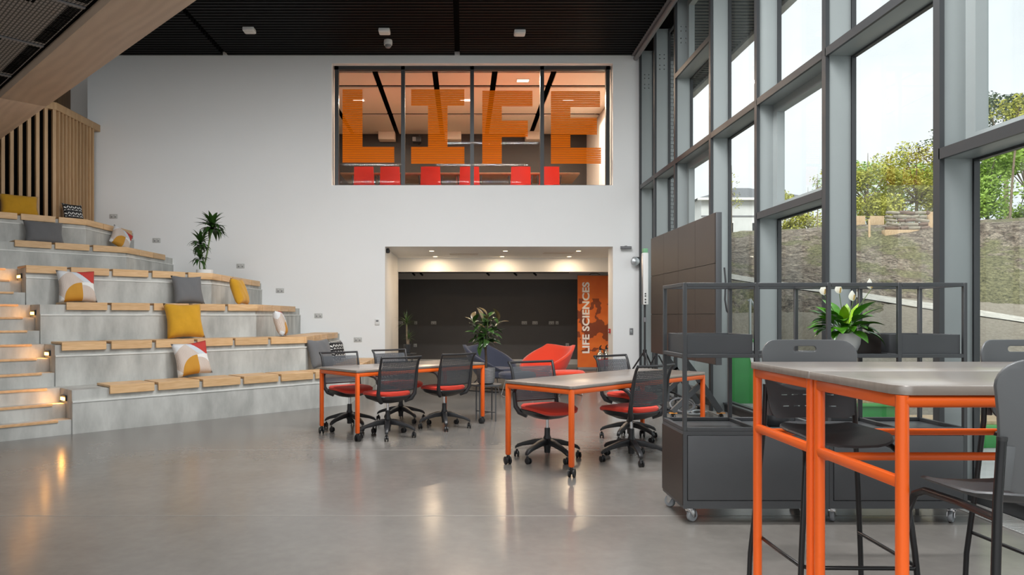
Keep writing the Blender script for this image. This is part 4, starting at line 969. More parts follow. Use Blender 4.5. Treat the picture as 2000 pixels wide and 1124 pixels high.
for pts, n, ln, r in stems:
    obj('stem', MB().tube(pts, r, 10), 'stem_green', t_, smooth=True)
    top = Vector(pts[-1])
    for k in range(n):
        f = k / n
        leaf(lm[(k*7) % 3] if f > 0.25 else lm[0], 'leaf_dracaena', t_, top + Vector((0, 0, -0.02 + 0.10*(1 - f))), k * 2.4 + rnd.uniform(-.2, .2), 1.25 - 1.25 * f + rnd.uniform(-.15, .15), ln / 0.30 * rnd.uniform(.75, 1.05))
# rubber plant on a small black table
Dp = 9.0; x = P(949, 0, Dp).x
def side_table(label, loc, h_, r):
    t = thing('side_table', label, 'table', loc, 0, 'round black side tables')
    obj('tabletop', MB().lathe([(r - 0.012, h_ - 0.022), (r, h_ - 0.016), (r, h_), (r - 0.006, h_ - 0.002), (0.01, h_ - 0.002)], n=36), 'steel_paint', t, smooth=True)
    for k in range(4):
        a = PI/4 + k * PI/2 + 0.2; c_, s_ = math.cos(a)*r*0.72, math.sin(a)*r*0.72
        obj('leg', MB().bar((c_, s_, 0), (c_, s_, h_ - 0.02), 0.016, 0.016), 'steel_paint', t)
    for k in range(2):
        a = PI/4 + 0.2 + k * PI/2; c_, s_ = math.cos(a)*r*0.72, math.sin(a)*r*0.72
        obj('floor_rail', MB().bar((-c_, -s_, 0.10 + 0.016*k), (c_, s_, 0.10 + 0.016*k), 0.012, 0.012), 'steel_paint', t)
side_table('round black side table under the rubber plant', (x, Dp, 0), 0.466, 0.20)
t_ = thing('rubber_plant', 'bushy rubber plant with bare trunk in a ribbed grey pot', 'plant', (x, Dp, 0.4645))
pot_obj(t_, [(0.075, 0), (0.105, 0.02), (0.115, 0.10), (0.117, 0.205), (0.112, 0.208), (0.108, 0.20), (0.105, 0.14)], 'pot_grey', 0.106, 0.19)
obj('trunk', MB().tube([(0, 0, 0.18), (0.004, 0, 0.30), (-0.004, 0, 0.42), (0, 0, 0.52), (0.01, 0, 0.72)], [0.017, 0.016, 0.015, 0.013, 0.009], 10), 'bark_brown', t_, smooth=True)
lr = [leaf_mesh(0.24, 0.095, c_, 0.3, 0.75, 0.9, pet=0.1) for c_ in (0.4, 0.9, 1.5)]
lrb = leaf_mesh(0.22, 0.08, 0.7, 0.45, 0.8, 0.9, pet=0.1)
bs = [((0, 0, 0.50), (-0.17, 0, 0.80)), ((0, 0, 0.50), (0.16, 0.03, 0.78)), ((0, 0, 0.55), (0.02, -0.08, 0.86)), ((0, 0, 0.52), (-0.04, 0.12, 0.80)), ((0, 0, 0.48), (0.0, -0.14, 0.66))]
for a, b in bs:
    obj('branch', MB().tube([a, tuple((p + q)/2 + 0.01 for p, q in zip(a, b)), b], [0.009, 0.008, 0.005], 8), 'stem_green', t_, smooth=True)
    for k in range(12):
        f = k / 11; p = Vector(a).lerp(Vector(b), 0.15 + 0.85 * f)
        br = (k == 11 or (k == 9 and b[0] > 0))
        leaf(lrb if br else lr[(k*5 + int(b[0]*100)) % 3], 'leaf_rubber_bronze' if br else 'leaf_rubber', t_, p, k * 2.4 + b[0]*9, -0.1 + 1.25 * f + rnd.uniform(-.3, .3), rnd.uniform(0.72, 1.0), rnd.uniform(-.5, .5))
# yucca on a black table in the lounge
Dp = 15.2; x = P(796, 0, Dp).x
side_table('round black side table under the spiky plant in the lounge', (x, Dp, 0), 0.53, 0.19)
t_ = thing('potted_yucca', 'spiky two tufted plant in a black pot against the dark wall', 'plant', (x, Dp, 0.5285))
pot_obj(t_, [(0.06, 0), (0.07, 0.01), (0.085, 0.19), (0.08, 0.192), (0.075, 0.18)], 'pot_dark', 0.074, 0.17)
ly = [leaf_mesh(0.30, 0.022, c_, 0.4, 0.35) for c_ in (0.2, 0.6, 1.1)]
obj('trunk', MB().tube([(0, 0, 0.16), (-0.015, 0, 0.35), (-0.02, 0, 0.62)], [0.022, 0.02, 0.016], 10), 'bark_pale', t_, smooth=True)
obj('trunk', MB().tube([(0.02, 0.01, 0.16), (0.025, 0.01, 0.30)], [0.018, 0.014], 10), 'bark_pale', t_, smooth=True)
for top, n, s_ in ((Vector((-0.02, 0, 0.62)), 40, 1.0), (Vector((0.025, 0, 0.30)), 28, 0.8)):
    for k in range(n):
        f = k / n; leaf(ly[k % 3], 'leaf_yucca', t_, top + Vector((0, 0, 0.05*(1 - f))), k * 2.4, 1.5 - 1.6 * f, s_ * rnd.uniform(.75, 1.05))
# peace lily on the shelf
Dp = SY + 0.22; x = P(1650, 0, Dp).x
t_ = thing('peace_lily', 'leafy plant with white flowers in a white pot on the shelf', 'plant', (x, Dp, Z2 - 0.004))
pot_obj(t_, [(0.058, 0), (0.072, 0.008), (0.092, 0.06), (0.098, 0.130), (0.094, 0.133), (0.09, 0.125), (0.088, 0.08)], 'pot_white', 0.089, 0.115)
ll = [leaf_mesh(0.34, 0.10, c_, 0.25, 0.85, 0.9, n=12, pet=0.42) for c_ in (0.9, 1.4, 1.9)]
lll = leaf_mesh(0.30, 0.075, 0.35, 0.3, 0.85, 0.9, pet=0.35)
for k in range(46):
    f = k / 46; a = k * 2.4
    lt_ = k in (2, 5, 9)
    leaf(lll if lt_ else ll[k % 3], 'leaf_lily_light' if lt_ else 'leaf_lily', t_, Vector((math.cos(a)*0.04*f, math.sin(a)*0.04*f, 0.11)), a, 1.42 - 0.72*f + rnd.uniform(-.12, .12), rnd.uniform(0.72, 1.05) * (0.95 if f < .5 else 0.85), rnd.uniform(-.4, .4))
sp = leaf_mesh(0.075, 0.05, -0.5, 0.5, 0.75, 0.8)
for dx, dy, z in ((-0.128, 0.02, 0.385), (-0.02, 0.03, 0.395), (0.045, -0.02, 0.345), (0.175, 0.0, 0.425)):
    stm = obj('flower_stem', MB().tube([(dx*0.1, dy*0.2, 0.11), (dx*0.5, dy*0.6, 0.11 + (z - 0.11)*0.6), (dx, dy, z)], 0.0025, 6), 'stem_green', t_, smooth=True)
    leaf(sp, 'spathe_white', t_, Vector((dx, dy, z)), PI + dx, 1.45, 1.0, name='flower')
    obj('spadix', MB().tube([(dx, dy - 0.008, z + 0.008), (dx + 0.002, dy - 0.014, z + 0.042)], 0.005, 8), 'spadix', t_, smooth=True)

# ================================================================== CUSHIONS
def pillow_mesh(w_, h_, th):
    m = MB(); n = 14
    def f(sgn):
        def g_(u, v):
            x, z = 2*u - 1, 2*v - 1
            k = max(0.0, (1 - x**4) * (1 - z**4)) ** 0.55
            pin = 1 - 0.10 * (1 - abs(x)**1.5) * abs(z)**3; pin2 = 1 - 0.10 * (1 - abs(z)**1.5) * abs(x)**3
            return (x * w_/2 * pin2, sgn * th/2 * k + 0.004*math.sin(9*x + 4*z), z * h_/2 * pin)
        return g_
    m.grid(f(-1), n, n); m.grid(f(1), n, n)
    me = mesh_of(m, 'pillow', smooth=True)
    bm = bmesh.new(); bm.from_mesh(me); bmesh.ops.remove_doubles(bm, verts=bm.verts, dist=0.002); bmesh.ops.recalc_face_normals(bm, faces=bm.faces)
    for e in bm.edges: e.smooth = True
    bm.to_mesh(me); bm.free(); return me
PM = pillow_mesh(0.48, 0.46, 0.17); PR = pillow_mesh(0.58, 0.40, 0.17)
def cushion(label, m_, k, v_or_x, t, kind, s=1.0, tilt=0.3, spin=0.0, yaw=0.0, me=PM, h_=0.46):
    """k: tier it sits on (0..5); stands on that tier leaning against the riser behind"""
    z = RISE * (k + 1) + 0.033
    if kind == 'u': x, y = UV(t, v_or_x); rz = PI/4 + yaw
    else: x, y = v_or_x, t; rz = PI/2 + yaw
    o = bpy.data.objects.new('cushion', me.copy()); C.objects.link(o); o.data.materials.clear(); o.data.materials.append(M[m_])
    o.rotation_euler = (Matrix.Rotation(rz, 4, 'Z') @ Matrix.Rotation(-tilt, 4, 'X') @ Matrix.Rotation(spin, 4, 'Y')).to_euler()
    o.scale = (s, s, s)
    bpy.context.view_layer.update()
    R = o.rotation_euler.to_matrix(); zmin = min((R @ (v.co * s)).z for v in o.data.vertices)
    o.location = (x, y, z - zmin)
    tag(o, label, 'cushion', 'cushions on the tiers'); return o
def uat(v, px): r = (px - CX) / F; D = math.sqrt(2) * v / (1 - r); return (r*D + D) * R2
LEAN = 0.17
def tier_cushion(label, m_, k, px, **kw):
    v = VK[k+1] - LEAN; cushion(label, m_, k, v, uat(v, px), 'u', **kw)
tier_cushion('mustard cushion leaning on the slatted screen', 'mustard_fabric', 5, 38, me=PR, h_=0.40)
v = XK[6] + 0.22; cushion('small black and white patterned cushion against the slatted screen', 'monochrome_fabric', 5, v, 12.55, 'y', s=0.75, yaw=-0.55)
tier_cushion('grey cushion on the second highest tier', 'grey_fabric', 4, 86, me=PR, h_=0.40)
cushion('geometric cushion lying behind the bend of the second highest tier', 'geometric_fabric', 4, XK[5] + 0.20, P(268, 0, 13.0).y, 'y', s=0.85, yaw=-0.45, spin=0.5)
tier_cushion('geometric cushion with red corner on the third tier, left', 'geometric_fabric', 2, 150, s=1.0)
tier_cushion('grey cushion on the third tier', 'grey_fabric', 2, 367, me=PM, s=0.97)
tier_cushion('mustard cushion turned sideways on the third tier', 'mustard_fabric', 2, 468, yaw=0.75, s=0.95)
tier_cushion('large mustard cushion on the second tier', 'mustard_fabric', 1, 360, s=1.12)
tier_cushion('geometric cushion turned sideways at the bend of the second tier', 'geometric_fabric', 1, 548, yaw=0.9, s=0.9)
tier_cushion('geometric cushion with red corner on the lowest tier', 'geometric_fabric', 0, 375, s=1.0, spin=-0.08)
cushion('grey cushion on the lowest tier behind the left chair', 'grey_fabric', 0, XK[1] + 0.20, 11.05, 'y', yaw=-0.5, s=1.0)
cushion('black and white patterned cushion on the lowest tier', 'monochrome_fabric', 0, XK[1] + 0.18, 12.6, 'y', s=0.8, yaw=-0.5)

# ================================================================== LOUNGE FURNITURE
def lounge_chair(label, loc, rz, m_):
    t = thing('lounge_chair', label, 'armchair', loc, rz, 'wide tub lounge chairs')      # faces local +Y
    def shell(u, v, off=0.0):
        ph = (u - 0.5) * 2 * math.radians(150)            # 0 = back
        c_ = math.cos(ph); ad = abs(math.degrees(ph)); back = 1.0 if ad < 48 else max(0.0, 1 - (ad - 48) / 96.0)
        rim = 0.40 + 0.40 * back - 0.02 * math.cos(ph * 3.6) * (ad < 50)
        z = 0.24 + (rim - 0.24) * v ** 1.15
        r = 0.20 + (0.22 + 0.05 * back) * v ** 0.65 + off
        return (r * 1.08 * math.sin(ph), -r * c_ * (1 + 0.10*v) + 0.02, z)
    m = MB().grid(lambda u, v: shell(u, v), 32, 10); m.grid(lambda u, v: shell(1 - u, v, -0.05), 32, 10)
    m.grid(lambda u, v: shell(u, 1, -0.05*v), 32, 1); m.grid(lambda u, v: shell(0, u, -0.05*(1 - v)), 10, 1); m.grid(lambda u, v: shell(1, u, -0.05*v), 10, 1)
    me = mesh_of(m, 'shell', smooth=True)
    bm = bmesh.new(); bm.from_mesh(me); bmesh.ops.remove_doubles(bm, verts=bm.verts, dist=0.001); bmesh.ops.recalc_face_normals(bm, faces=bm.faces)
    for e in bm.edges: e.smooth = True
    bm.to_mesh(me); bm.free()
    link('shell', me, m_, t)
    dz = lambda x, y: -0.06 * max(0, -y + 0.05)
    obj('seat_pad', MB().loft([superring(0, 0.10, 0.24, 0.24, 0.26, e=2.4), superring(0, 0.12, 0.27, 0.30, 0.32, e=2.4), superring(0, 0.13, 0.37, 0.32, 0.33, e=2.4), superring(0, 0.13, 0.41, 0.30, 0.31, e=2.4, zf=dz), superring(0, 0.12, 0.425, 0.18, 0.19, e=2.4, zf=dz), superring(0, 0.12, 0.425, 0.05, 0.05, zf=dz)]), m_, t, smooth=True)
    for s in (-1, 1):
        obj('sled_leg', MB().tube([(s*0.18, 0.25, 0.25), (s*0.26, 0.34, 0.02), (s*0.26, 0.30, 0.010), (s*0.26, -0.28, 0.010), (s*0.26, -0.32, 0.02), (s*0.16, -0.12, 0.25)], 0.009, 8), 'stool_tube', t, smooth=True)
    return t
def ottoman(label, loc, rz, m_):
    t = thing('ottoman', label, 'ottoman', loc, rz, 'lounge ottomans')
    obj('cushion_pad', MB().loft([superring(0, 0, 0.30, 0.22, 0.18, e=2.6), superring(0, 0, 0.32, 0.29, 0.24, e=2.6), superring(0, 0, 0.38, 0.30, 0.25, e=2.6), superring(0, 0, 0.41, 0.27, 0.22, e=2.6), superring(0, 0, 0.42, 0.10, 0.08, e=2.6)]), m_, t, smooth=True)
    for s in (-1, 1):
        obj('sled_leg', MB().tube([(s*0.14, 0.12, 0.31), (s*0.2, 0.2, 0.02), (s*0.2, 0.17, 0.008), (s*0.2, -0.17, 0.008), (s*0.2, -0.2, 0.02), (s*0.14, -0.12, 0.31)], 0.007, 8), 'chrome', t, smooth=True)
lounge_chair('dark navy tub lounge chair behind the rubber plant', (P(958, 0, 12.6).x, 12.6, 0), math.radians(-125), 'navy_wool')
lounge_chair('bright red tub lounge chair in front of the dark wall', (P(1068, 0, 12.5).x, 12.5, 0), math.radians(125), 'red_wool')
ottoman('dark navy ottoman by the navy lounge chair', (P(1010, 0, 11.6).x, 11.6, 0), 0.3, 'navy_wool')
ottoman('red ottoman to the right of the red lounge chair', (P(1107, 0, 11.9).x, 11.9, 0), 0.2, 'red_wool')

# roller banner
BD = 17.4
p0 = P(1127, 726, BD); p1 = P(1190, 730, BD)
bw_ = 0.78; bh = 2.31
bn = thing('roller_banner', 'tall orange roller banner reading LIFE SCIENCES', 'banner', (P(1128, 0, BD).x, BD, 0), math.radians(3))
obj('sheet', MB().box(0, bw_, -0.003, 0.003, 0.07, bh), 'banner_print', bn)
obj('base', MB().box(-0.01, bw_ + 0.01, -0.11, 0.11, 0, 0.07), 'grey_plastic', bn, bevel=0.015)
obj('top_bar', MB().box(-0.005, bw_ + 0.005, -0.012, 0.012, bh, bh + 0.025), 'grey_plastic', bn, bevel=0.004)
obj('pole', MB().cyl((bw_/2, 0.03, 0.06), (bw_/2, 0.03, bh), 0.012, n=10), 'aluminium', bn, smooth=True)
obj('loop', MB().tube([(0.28, 0.03, bh + 0.02), (0.36, 0.03, bh + 0.055), (0.48, 0.03, bh + 0.06), (0.58, 0.03, bh + 0.02)], 0.008, 6), 'black_plastic', bn, smooth=True)
def text_mesh(txt, size, m_, parent, ext=0.002, off=0.0):
    cu = bpy.data.curves.new('t', 'FONT'); cu.body = txt; cu.size = size; cu.extrude = ext; cu.offset = off; cu.space_character = 1.02; cu.resolution_u = 4
    tmp = bpy.data.objects.new('t', cu); C.objects.link(tmp); dg = bpy.context.evaluated_depsgraph_get()
    me = bpy.data.meshes.new_from_object(tmp.evaluated_get(dg)); bpy.data.objects.remove(tmp); bpy.data.curves.remove(cu)
    return me
me = text_mesh('LIFE SCIENCES', 0.235, 'white_plastic', bn, 0.001, 0.008)
xs = [v.co.x for v in me.vertices]; k = 1.74 / (max(xs) - min(xs))
for v in me.vertices: v.co.x *= k
mat('print_white', (0.93, 0.92, 0.90, 1), 0.5); o = link('lettering', me, 'print_white', bn); o.rotation_euler = (Matrix.Rotation(PI/2, 4, 'X') @ Matrix.Rotation(PI/2, 4, 'Z')).to_euler()
o.location = (0.285, -0.006, 0.40)
# fire extinguishers
def extinguisher(label, px, D):
    t = thing('fire_extinguisher', label, 'extinguisher', (P(px, 0, D).x, D, 0), 0, 'fire extinguishers')
    obj('cylinder', MB().lathe([(0.04, 0), (0.075, 0.01), (0.078, 0.06), (0.078, 0.46), (0.06, 0.53), (0.03, 0.56), (0.028, 0.6)], n=20), 'steel_bottle', t, smooth=True)
    obj('valve', MB().cyl((0, 0, 0.59), (0, 0, 0.66), 0.02, n=10).bar((0, 0.02, 0.66), (0, -0.12, 0.70), 0.02, 0.015), 'black_plastic', t)
    obj('lever', MB().bar((0, 0.02, 0.63), (0, -0.11, 0.635), 0.018, 0.012), 'black_plastic', t)
    obj('hose', MB().tube([(0.02, 0, 0.62), (0.08, 0, 0.60), (0.10, 0, 0.5), (0.095, 0, 0.2)], 0.011, 8), 'black_plastic', t, smooth=True)
    obj('label_band', MB().lathe([(0.0785, 0.24), (0.0795, 0.25), (0.0795, 0.40), (0.0785, 0.41)], n=20), 'sign_red', t, smooth=True)
extinguisher('silver fire extinguisher in front of the banner, left one', 1172, 15.1)
extinguisher('silver fire extinguisher beside the opening edge, right one', 1184, 15.4)
# hanging services above the lounge
tr_ = thing('track_rail', 'thin black lighting track high at the back of the lounge', 'track', (0.5, 18.2, 2.42))
obj('rail', MB().box(-3.5, 2.2, -0.02, 0.02, 0.0, 0.03), 'black_plastic', tr_)
for x in (-3.0, -2.6, -1.8, -1.6, 0.1, 0.8, 1.3):
    if x in (-3.0, -1.8, 0.8, 1.3): obj('hanger', MB().cyl((x + 0.1, 0, 0.02), (x + 0.1, 0, 0.98), 0.006, n=6), 'black_plastic', tr_)
    obj('lamp_head', MB().cyl((x, 0, 0.0), (x + 0.06, -0.05, -0.06), 0.025, n=10), 'black_plastic', tr_, smooth=True)
    
# ================================================================== LED SCREEN ON WHEELED STAND
ls = thing('led_screen', 'large dark blank display wall on a wheeled stand by the glazing', 'screen', (2.72, 7.7, 0), 0)
LZ0, LZ1, LL = 0.80, 2.445, 2.62
nx_, nz_ = 4, 3
for i in range(nx_):
    for j in range(nz_):
        a = 0.003
        obj('panel', MB().box(0, 0.03, i*LL/nx_ + a, (i+1)*LL/nx_ - a, LZ0 + j*(LZ1 - LZ0)/nz_ + a, LZ0 + (j+1)*(LZ1 - LZ0)/nz_ - a), 'led_face', ls)
obj('rear_frame', MB().box(0.012, 0.075, -0.008, LL + 0.008, LZ0 - 0.006, LZ1 + 0.006), 'steel_paint', ls, bevel=0.004)
for y in (1.36, 2.2):
    obj('upright', MB().box(0.08, 0.14, y - 0.03, y + 0.03, 0.14, 2.2), 'steel_paint', ls)
    obj('stand_leg', MB().bar((0.22, y, 0.60), (0.55, y, 0.105), 0.05, 0.07), 'steel_paint', ls)
    obj('stand_leg', MB().bar((0.30, y, 0.46), (-0.06, y, 0.11), 0.05, 0.06), 'steel_paint', ls)
    obj('stand_leg', MB().bar((0.11, y, 0.75), (0.24, y, 0.58), 0.05, 0.06), 'steel_paint', ls)
    for x in (-0.05, 0.56):
        c_ = link('caster', CAST_T, 'caster_black', ls); c_.location = (x, y, 0); c_.rotation_euler = (0, 0, 1.2)
        obj('brake', MB().box(x - 0.05, x + 0.05, y - 0.025, y + 0.025, 0.083, 0.094), 'orange_lock', ls, bevel=0.003)
obj('plug_lead', MB().tube([(0.10, -0.01, 1.85), (0.11, -0.02, 1.70), (0.10, -0.03, 1.50), (0.12, -0.03, 1.38), (0.15, -0.03, 1.34), (0.16, -0.03, 1.38)], 0.010, 8), 'black_plastic', ls, smooth=True)
# cable heap
rc_ = random.Random(3)
def cable(label, cx, cy, r, n, m_, rr, zt_):
    pts = []
    for k in range(n):
        a = k * 0.42; q = r * (0.75 + 0.3 * math.sin(k * 0.13 + r * 9))
        pts.append((cx + q * math.cos(a), cy + q * 0.6 * math.sin(a), rr + 0.004 + zt_ * (0.5 + 0.5 * math.sin(a * 0.93 + 1.0)) * (0.4 + 0.6 * k / n)))
    tag(obj('cable_coil', MB().tube(pts, rr, 8), m_, smooth=True), label, 'cable', 'cable coils')
cable('big black cable coil under the display stand', 2.80, 9.85, 0.30, 60, 'black_plastic', 0.013, 0.34)
cable('grey cable coil lying against the black one', 3.02, 9.72, 0.22, 44, 'grey_plastic', 0.013, 0.20)
cable('small pale cable coil on the floor by the stand foot', 3.12, 9.50, 0.13, 26, 'galvanised', 0.015, 0.05)
# column speaker on tripod
D = 12.35; q = P(1259.5, 0, D)
ss = thing('tripod_stand', 'black tripod stand under the white column speaker', 'stand', (q.x, D, 0))
obj('pole', MB().cyl((0, 0, 0.18), (0, 0, 1.52), 0.018, n=12), 'black_plastic', ss, smooth=True)
obj('collar', MB().cyl((0, 0, 0.62), (0, 0, 0.74), 0.035, n=12), 'black_plastic', ss, smooth=True)
obj('clamp', MB().cyl((0, 0, 1.22), (0, 0, 1.30), 0.028, n=12), 'grey_plastic', ss, smooth=True)
for a in (0.6, 2.7, 4.8):
    obj('leg', MB().cyl((0.03*math.cos(a), 0.03*math.sin(a), 0.68), (0.45*math.cos(a), 0.45*math.sin(a), 0.015), 0.014, n=8), 'black_plastic', ss, smooth=True)
    obj('brace', MB().cyl((0.02*math.cos(a), 0.02*math.sin(a), 0.24), (0.26*math.cos(a), 0.26*math.sin(a), 0.31), 0.009, n=6), 'black_plastic', ss, smooth=True)
cs = thing('column_speaker', 'slim white column speaker on the black tripod', 'speaker', (q.x, D, 1.52))
obj('body', MB().box(-0.045, 0.045, -0.07, 0.06, 0.0, 0.90), 'white_plastic', cs, bevel=0.012)
obj('side_rail', MB().box(-0.052, -0.044, -0.06, 0.03, 0.01, 0.89), 'aluminium', cs, bevel=0.002)
obj('label_tag', MB().box(-0.04, 0.04, -0.05, 0.05, 0.90, 0.975), 'label_green', cs, bevel=0.006)
for z in (0.04, 0.09, 0.15, 0.19): obj('knob', MB().cyl((-0.01, -0.071, z), (-0.01, -0.085, z), 0.012, n=10), 'black_plastic', cs, smooth=True)
t2_ = thing('tripod_stand', 'second black tripod stand half hidden behind the display', 'stand', (P(1283, 0, 12.0).x, 12.0, 0))
obj('pole', MB().cyl((0, 0, 0.15), (0, 0, 0.95), 0.016, n=12), 'black_plastic', t2_, smooth=True)
for a in (0.2, 2.3, 4.4):
    obj('leg', MB().cyl((0.03*math.cos(a), 0.03*math.sin(a), 0.66), (0.40*math.cos(a), 0.40*math.sin(a), 0.015), 0.013, n=8), 'black_plastic', t2_, smooth=True)

# ================================================================== OUTSIDE
def zpath(x): return max(0.85, 2.06 - 0.20 * (x - 5.2))
def interp(q, pts):
    if q <= pts[0][0]: return pts[0][1]
    for (a, za), (b, zb) in zip(pts, pts[1:]):
        if q <= b: return za + (zb - za) * (q - a) / (b - a)
    return pts[-1][1]
def qof(x, y): return y + 0.47 * (min(x, 40) - 6.65)
def ground_z(x, y, rough=True):
    q = qof(x, y); zp = zpath(x)
    z = interp(q, [(8.2, -0.03), (9.0, 0.06), (11.3, zp - 0.75), (12.5, zp - 0.15), (12.9, zp - 0.06), (13.5, zp + 0.10), (14.2, zp + 0.34), (17.8, 3.27), (20, 3.6), (50, 6.6), (90, 8.0)])
    sx = min(1, max(0, (x - 4.9) / 0.9)); wy = min(1, max(0, (12.9 - y) / 0.6)); k = (1 - sx) * wy
    z = z * (1 - k) - 0.03 * k
    if k > 0.5: return z
    if rough and q > 8.6 and not (12.75 < q < 13.6): z += 0.10 * noise.noise(Vector((x*0.9, y*0.9, 0))) + 0.05 * noise.noise(Vector((x*3.1, y*3.1, 5)))
    return z
def axis_vals(a, b, c, fine, grow):
    v = [a]; st = fine
    while v[-1] < c:
        if v[-1] > b: st *= grow
        v.append(v[-1] + st)
    return v
xs = axis_vals(XO + 0.14, 16, 70, 0.16, 1.12); ys = axis_vals(-4, -3.9, 5, 0.5, 1.0) + axis_vals(5.2, 20, 110, 0.16, 1.12)
gm = MB(); gm.v = [(x, y, ground_z(x, y)) for y in ys for x in xs]; nxx = len(xs)
gm.f = [(j*nxx + i, j*nxx + i + 1, (j+1)*nxx + i + 1, (j+1)*nxx + i) for j in range(len(ys) - 1) for i in range(nxx - 1)]
def gf(kind):
    out = []
    for f in gm.f:
        c_ = [sum(gm.v[i][k] for i in f) / 4 for k in (0, 1)]; q = qof(*c_)
        k_ = 'pave' if q < 8.5 or (c_[0] < 5.3 and c_[1] < 12.5) else 'soil'
        if k_ == kind: out.append(f)
    return out
def submesh(fs):
    ids = sorted({i for f in fs for i in f}); mp_ = {a: b for b, a in enumerate(ids)}
    m = MB(); m.v = [gm.v[i] for i in ids]; m.f = [tuple(mp_[i] for i in f) for f in fs]; return m
structure('ground_bank', submesh(gf('soil')), 'bank_soil', 'rough soil and grass bank outside the glazing', smooth=True)
pr = MB(); xs_ = [4.0 + 0.35 * i for i in range(60)]
pr.grid(lambda u, v: (lambda x, q: (x, q - 0.47 * (x - 6.65), ground_z(x, q - 0.47 * (x - 6.65), False) + 0.02))(4.0 + 20 * u, 12.88 + (0.64 + 0.06*math.sin(u*40)) * v + 0.05 * math.sin(u * 55)), 120, 3)
structure('ground_path', pr, 'gravel_path', 'pale gravel path crossing the bank', smooth=True)
structure('ground_paving', submesh(gf('pave')), 'paving', 'pale paving just outside the glazing', smooth=True)

# exterior canopy soffit
cn = structure('ceiling_canopy', MB().box(XO + 0.08, 5.30, -3, 16.5, ZC + 0.10, ZC + 0.35), 'black_void', 'slatted canopy soffit outside the glazing')
cm = mesh_of(MB().box(XO + 0.1, 5.18, -0.03, 0.03, 0, 0.06), 'slat'); mat('canopy_slat', (0.07, 0.075, 0.08, 1), 0.5)
y = 16.3
while y > 5.5:
    o = link('slat', cm, 'canopy_slat', cn); o.location = (0, y, ZC + 0.03); y -= 0.13
obj('edge_trim', MB().box(5.20, 5.34, -3, 16.5, ZC - 0.02, ZC + 0.36), 'paving', cn)
# brick return wall
bwl = structure('wall_brick', MB().box(XO + 0.07, 4.40, 14.02, 14.3, -0.1, ZC + 0.1), 'mortar', 'pale brick return wall outside the glazing')
bm1 = mesh_of(MB().box(0.005, 0.220, -0.012, 0.05, 0.005, 0.070), 'brick'); bm2 = mesh_of(MB().box(0.005, 0.1075, -0.012, 0.05, 0.005, 0.070), 'brick')
z = 0.35; r = 0
while z < 6.35:
    x = 3.80 if r % 2 == 0 else 3.80 - 0.1125
    while x < 4.40:
        if x < 3.78: o = link('brick', bm2, 'pale_brick', bwl); o.location = (3.79, 14.02, z)
        elif x + 0.2 > 4.41: o = link('brick', bm2, 'pale_brick', bwl); o.location = (x, 14.02, z)
        else: o = link('brick', bm1, 'pale_brick', bwl); o.location = (x, 14.02, z)
        x += 0.225
    z += 0.075; r += 1

# trees
def tree(name, label, cat, x, y, h_, trunk_h, blobs, n, leaf_s, m_, bark, tr=0.07, group='trees on the bank', seed=1, lean=0.0, sparse=0.0):
    rr = random.Random(seed); z0 = ground_z(x, y) - 0.05
    t = thing(name, label, cat, (x, y, z0), 0, group)
    obj('trunk', MB().tube([(0, 0, 0), (lean*0.4, 0, trunk_h*0.5), (lean, 0, trunk_h), (lean*1.1, 0, h_*0.85)], [tr, tr*0.8, tr*0.6, tr*0.15], 8), bark, t, smooth=True)
    br = MB()
    for (bx, by, bz, rx, rz_) in blobs:
        br.tube([(lean*0.6, 0, trunk_h*0.7), (bx*0.5 + lean*0.5, by*0.5, (trunk_h*0.7 + bz)/2 + 0.05), (bx, by, bz)], [tr*0.45, tr*0.3, tr*0.12], 5)
    o = obj('branches', br, bark, t, smooth=True); o['kind'] = 'stuff'
    vs, fs = [], []
    for i in range(n):
        bx, by, bz, rx, rz_ = blobs[i % len(blobs)]
        d = Vector((rr.gauss(0, 1), rr.gauss(0, 1), rr.gauss(0, 1))).normalized() * (rr.random() ** 0.45)
        p = Vector((bx + d.x*rx, by + d.y*rx, bz + d.z*rz_))
        a = Vector((rr.gauss(0, 1), rr.gauss(0, 1), rr.gauss(0, 0.6))).normalized(); b = a.cross(Vector((rr.gauss(0, 1), rr.gauss(0, 1), rr.gauss(0, 1)))).normalized()
        s_ = leaf_s * rr.uniform(0.6, 1.3); k = len(vs)
        vs += [p - a*s_, p + b*s_*0.45, p + a*s_, p - b*s_*0.45]; fs.append((k, k+1, k+2, k+3))
    me = bpy.data.meshes.new('foliage'); me.from_pydata([tuple(v) for v in vs], [], fs)
    o = link('foliage', me, m_, t); o['kind'] = 'stuff'
    return t
def blobs(seed, n, w_, z0, z1, r):
    rr = random.Random(seed); return [(rr.uniform(-w_, w_), rr.uniform(-w_*0.6, w_*0.6), rr.uniform(z0, z1), r*rr.uniform(0.7, 1.2), r*rr.uniform(0.6, 1.0)) for _ in range(n)]
def at(px, D): return (px - CX) / F * D
D = 24.0; tree('broadleaf_tree', 'yellow green young tree left of the log pile behind the bank', 'tree', at(1695, D), D, 3.0, 1.2, blobs(1, 16, 1.1, 0.3, 2.0, 0.55), 6500, 0.055, 'leaf_tree_yellow', 'bark_pale', 0.05, seed=1)
D = 25.0; tree('broadleaf_tree', 'tallest yellow green tree right above the log pile', 'tree', at(1790, D), D, 3.2, 1.3, blobs(2, 22, 1.2, 0.4, 2.7, 0.6), 9000, 0.055, 'leaf_tree_yellow', 'bark_pale', 0.06, seed=2)
D = 27.5; tree('broadleaf_tree', 'green tree between the two yellow trees, farther back', 'tree', at(1740, D), D, 3.2, 1.2, blobs(3, 16, 1.5, 0.2, 2.2, 0.65), 6500, 0.06, 'leaf_tree_green', 'bark_pale', 0.06, seed=3)
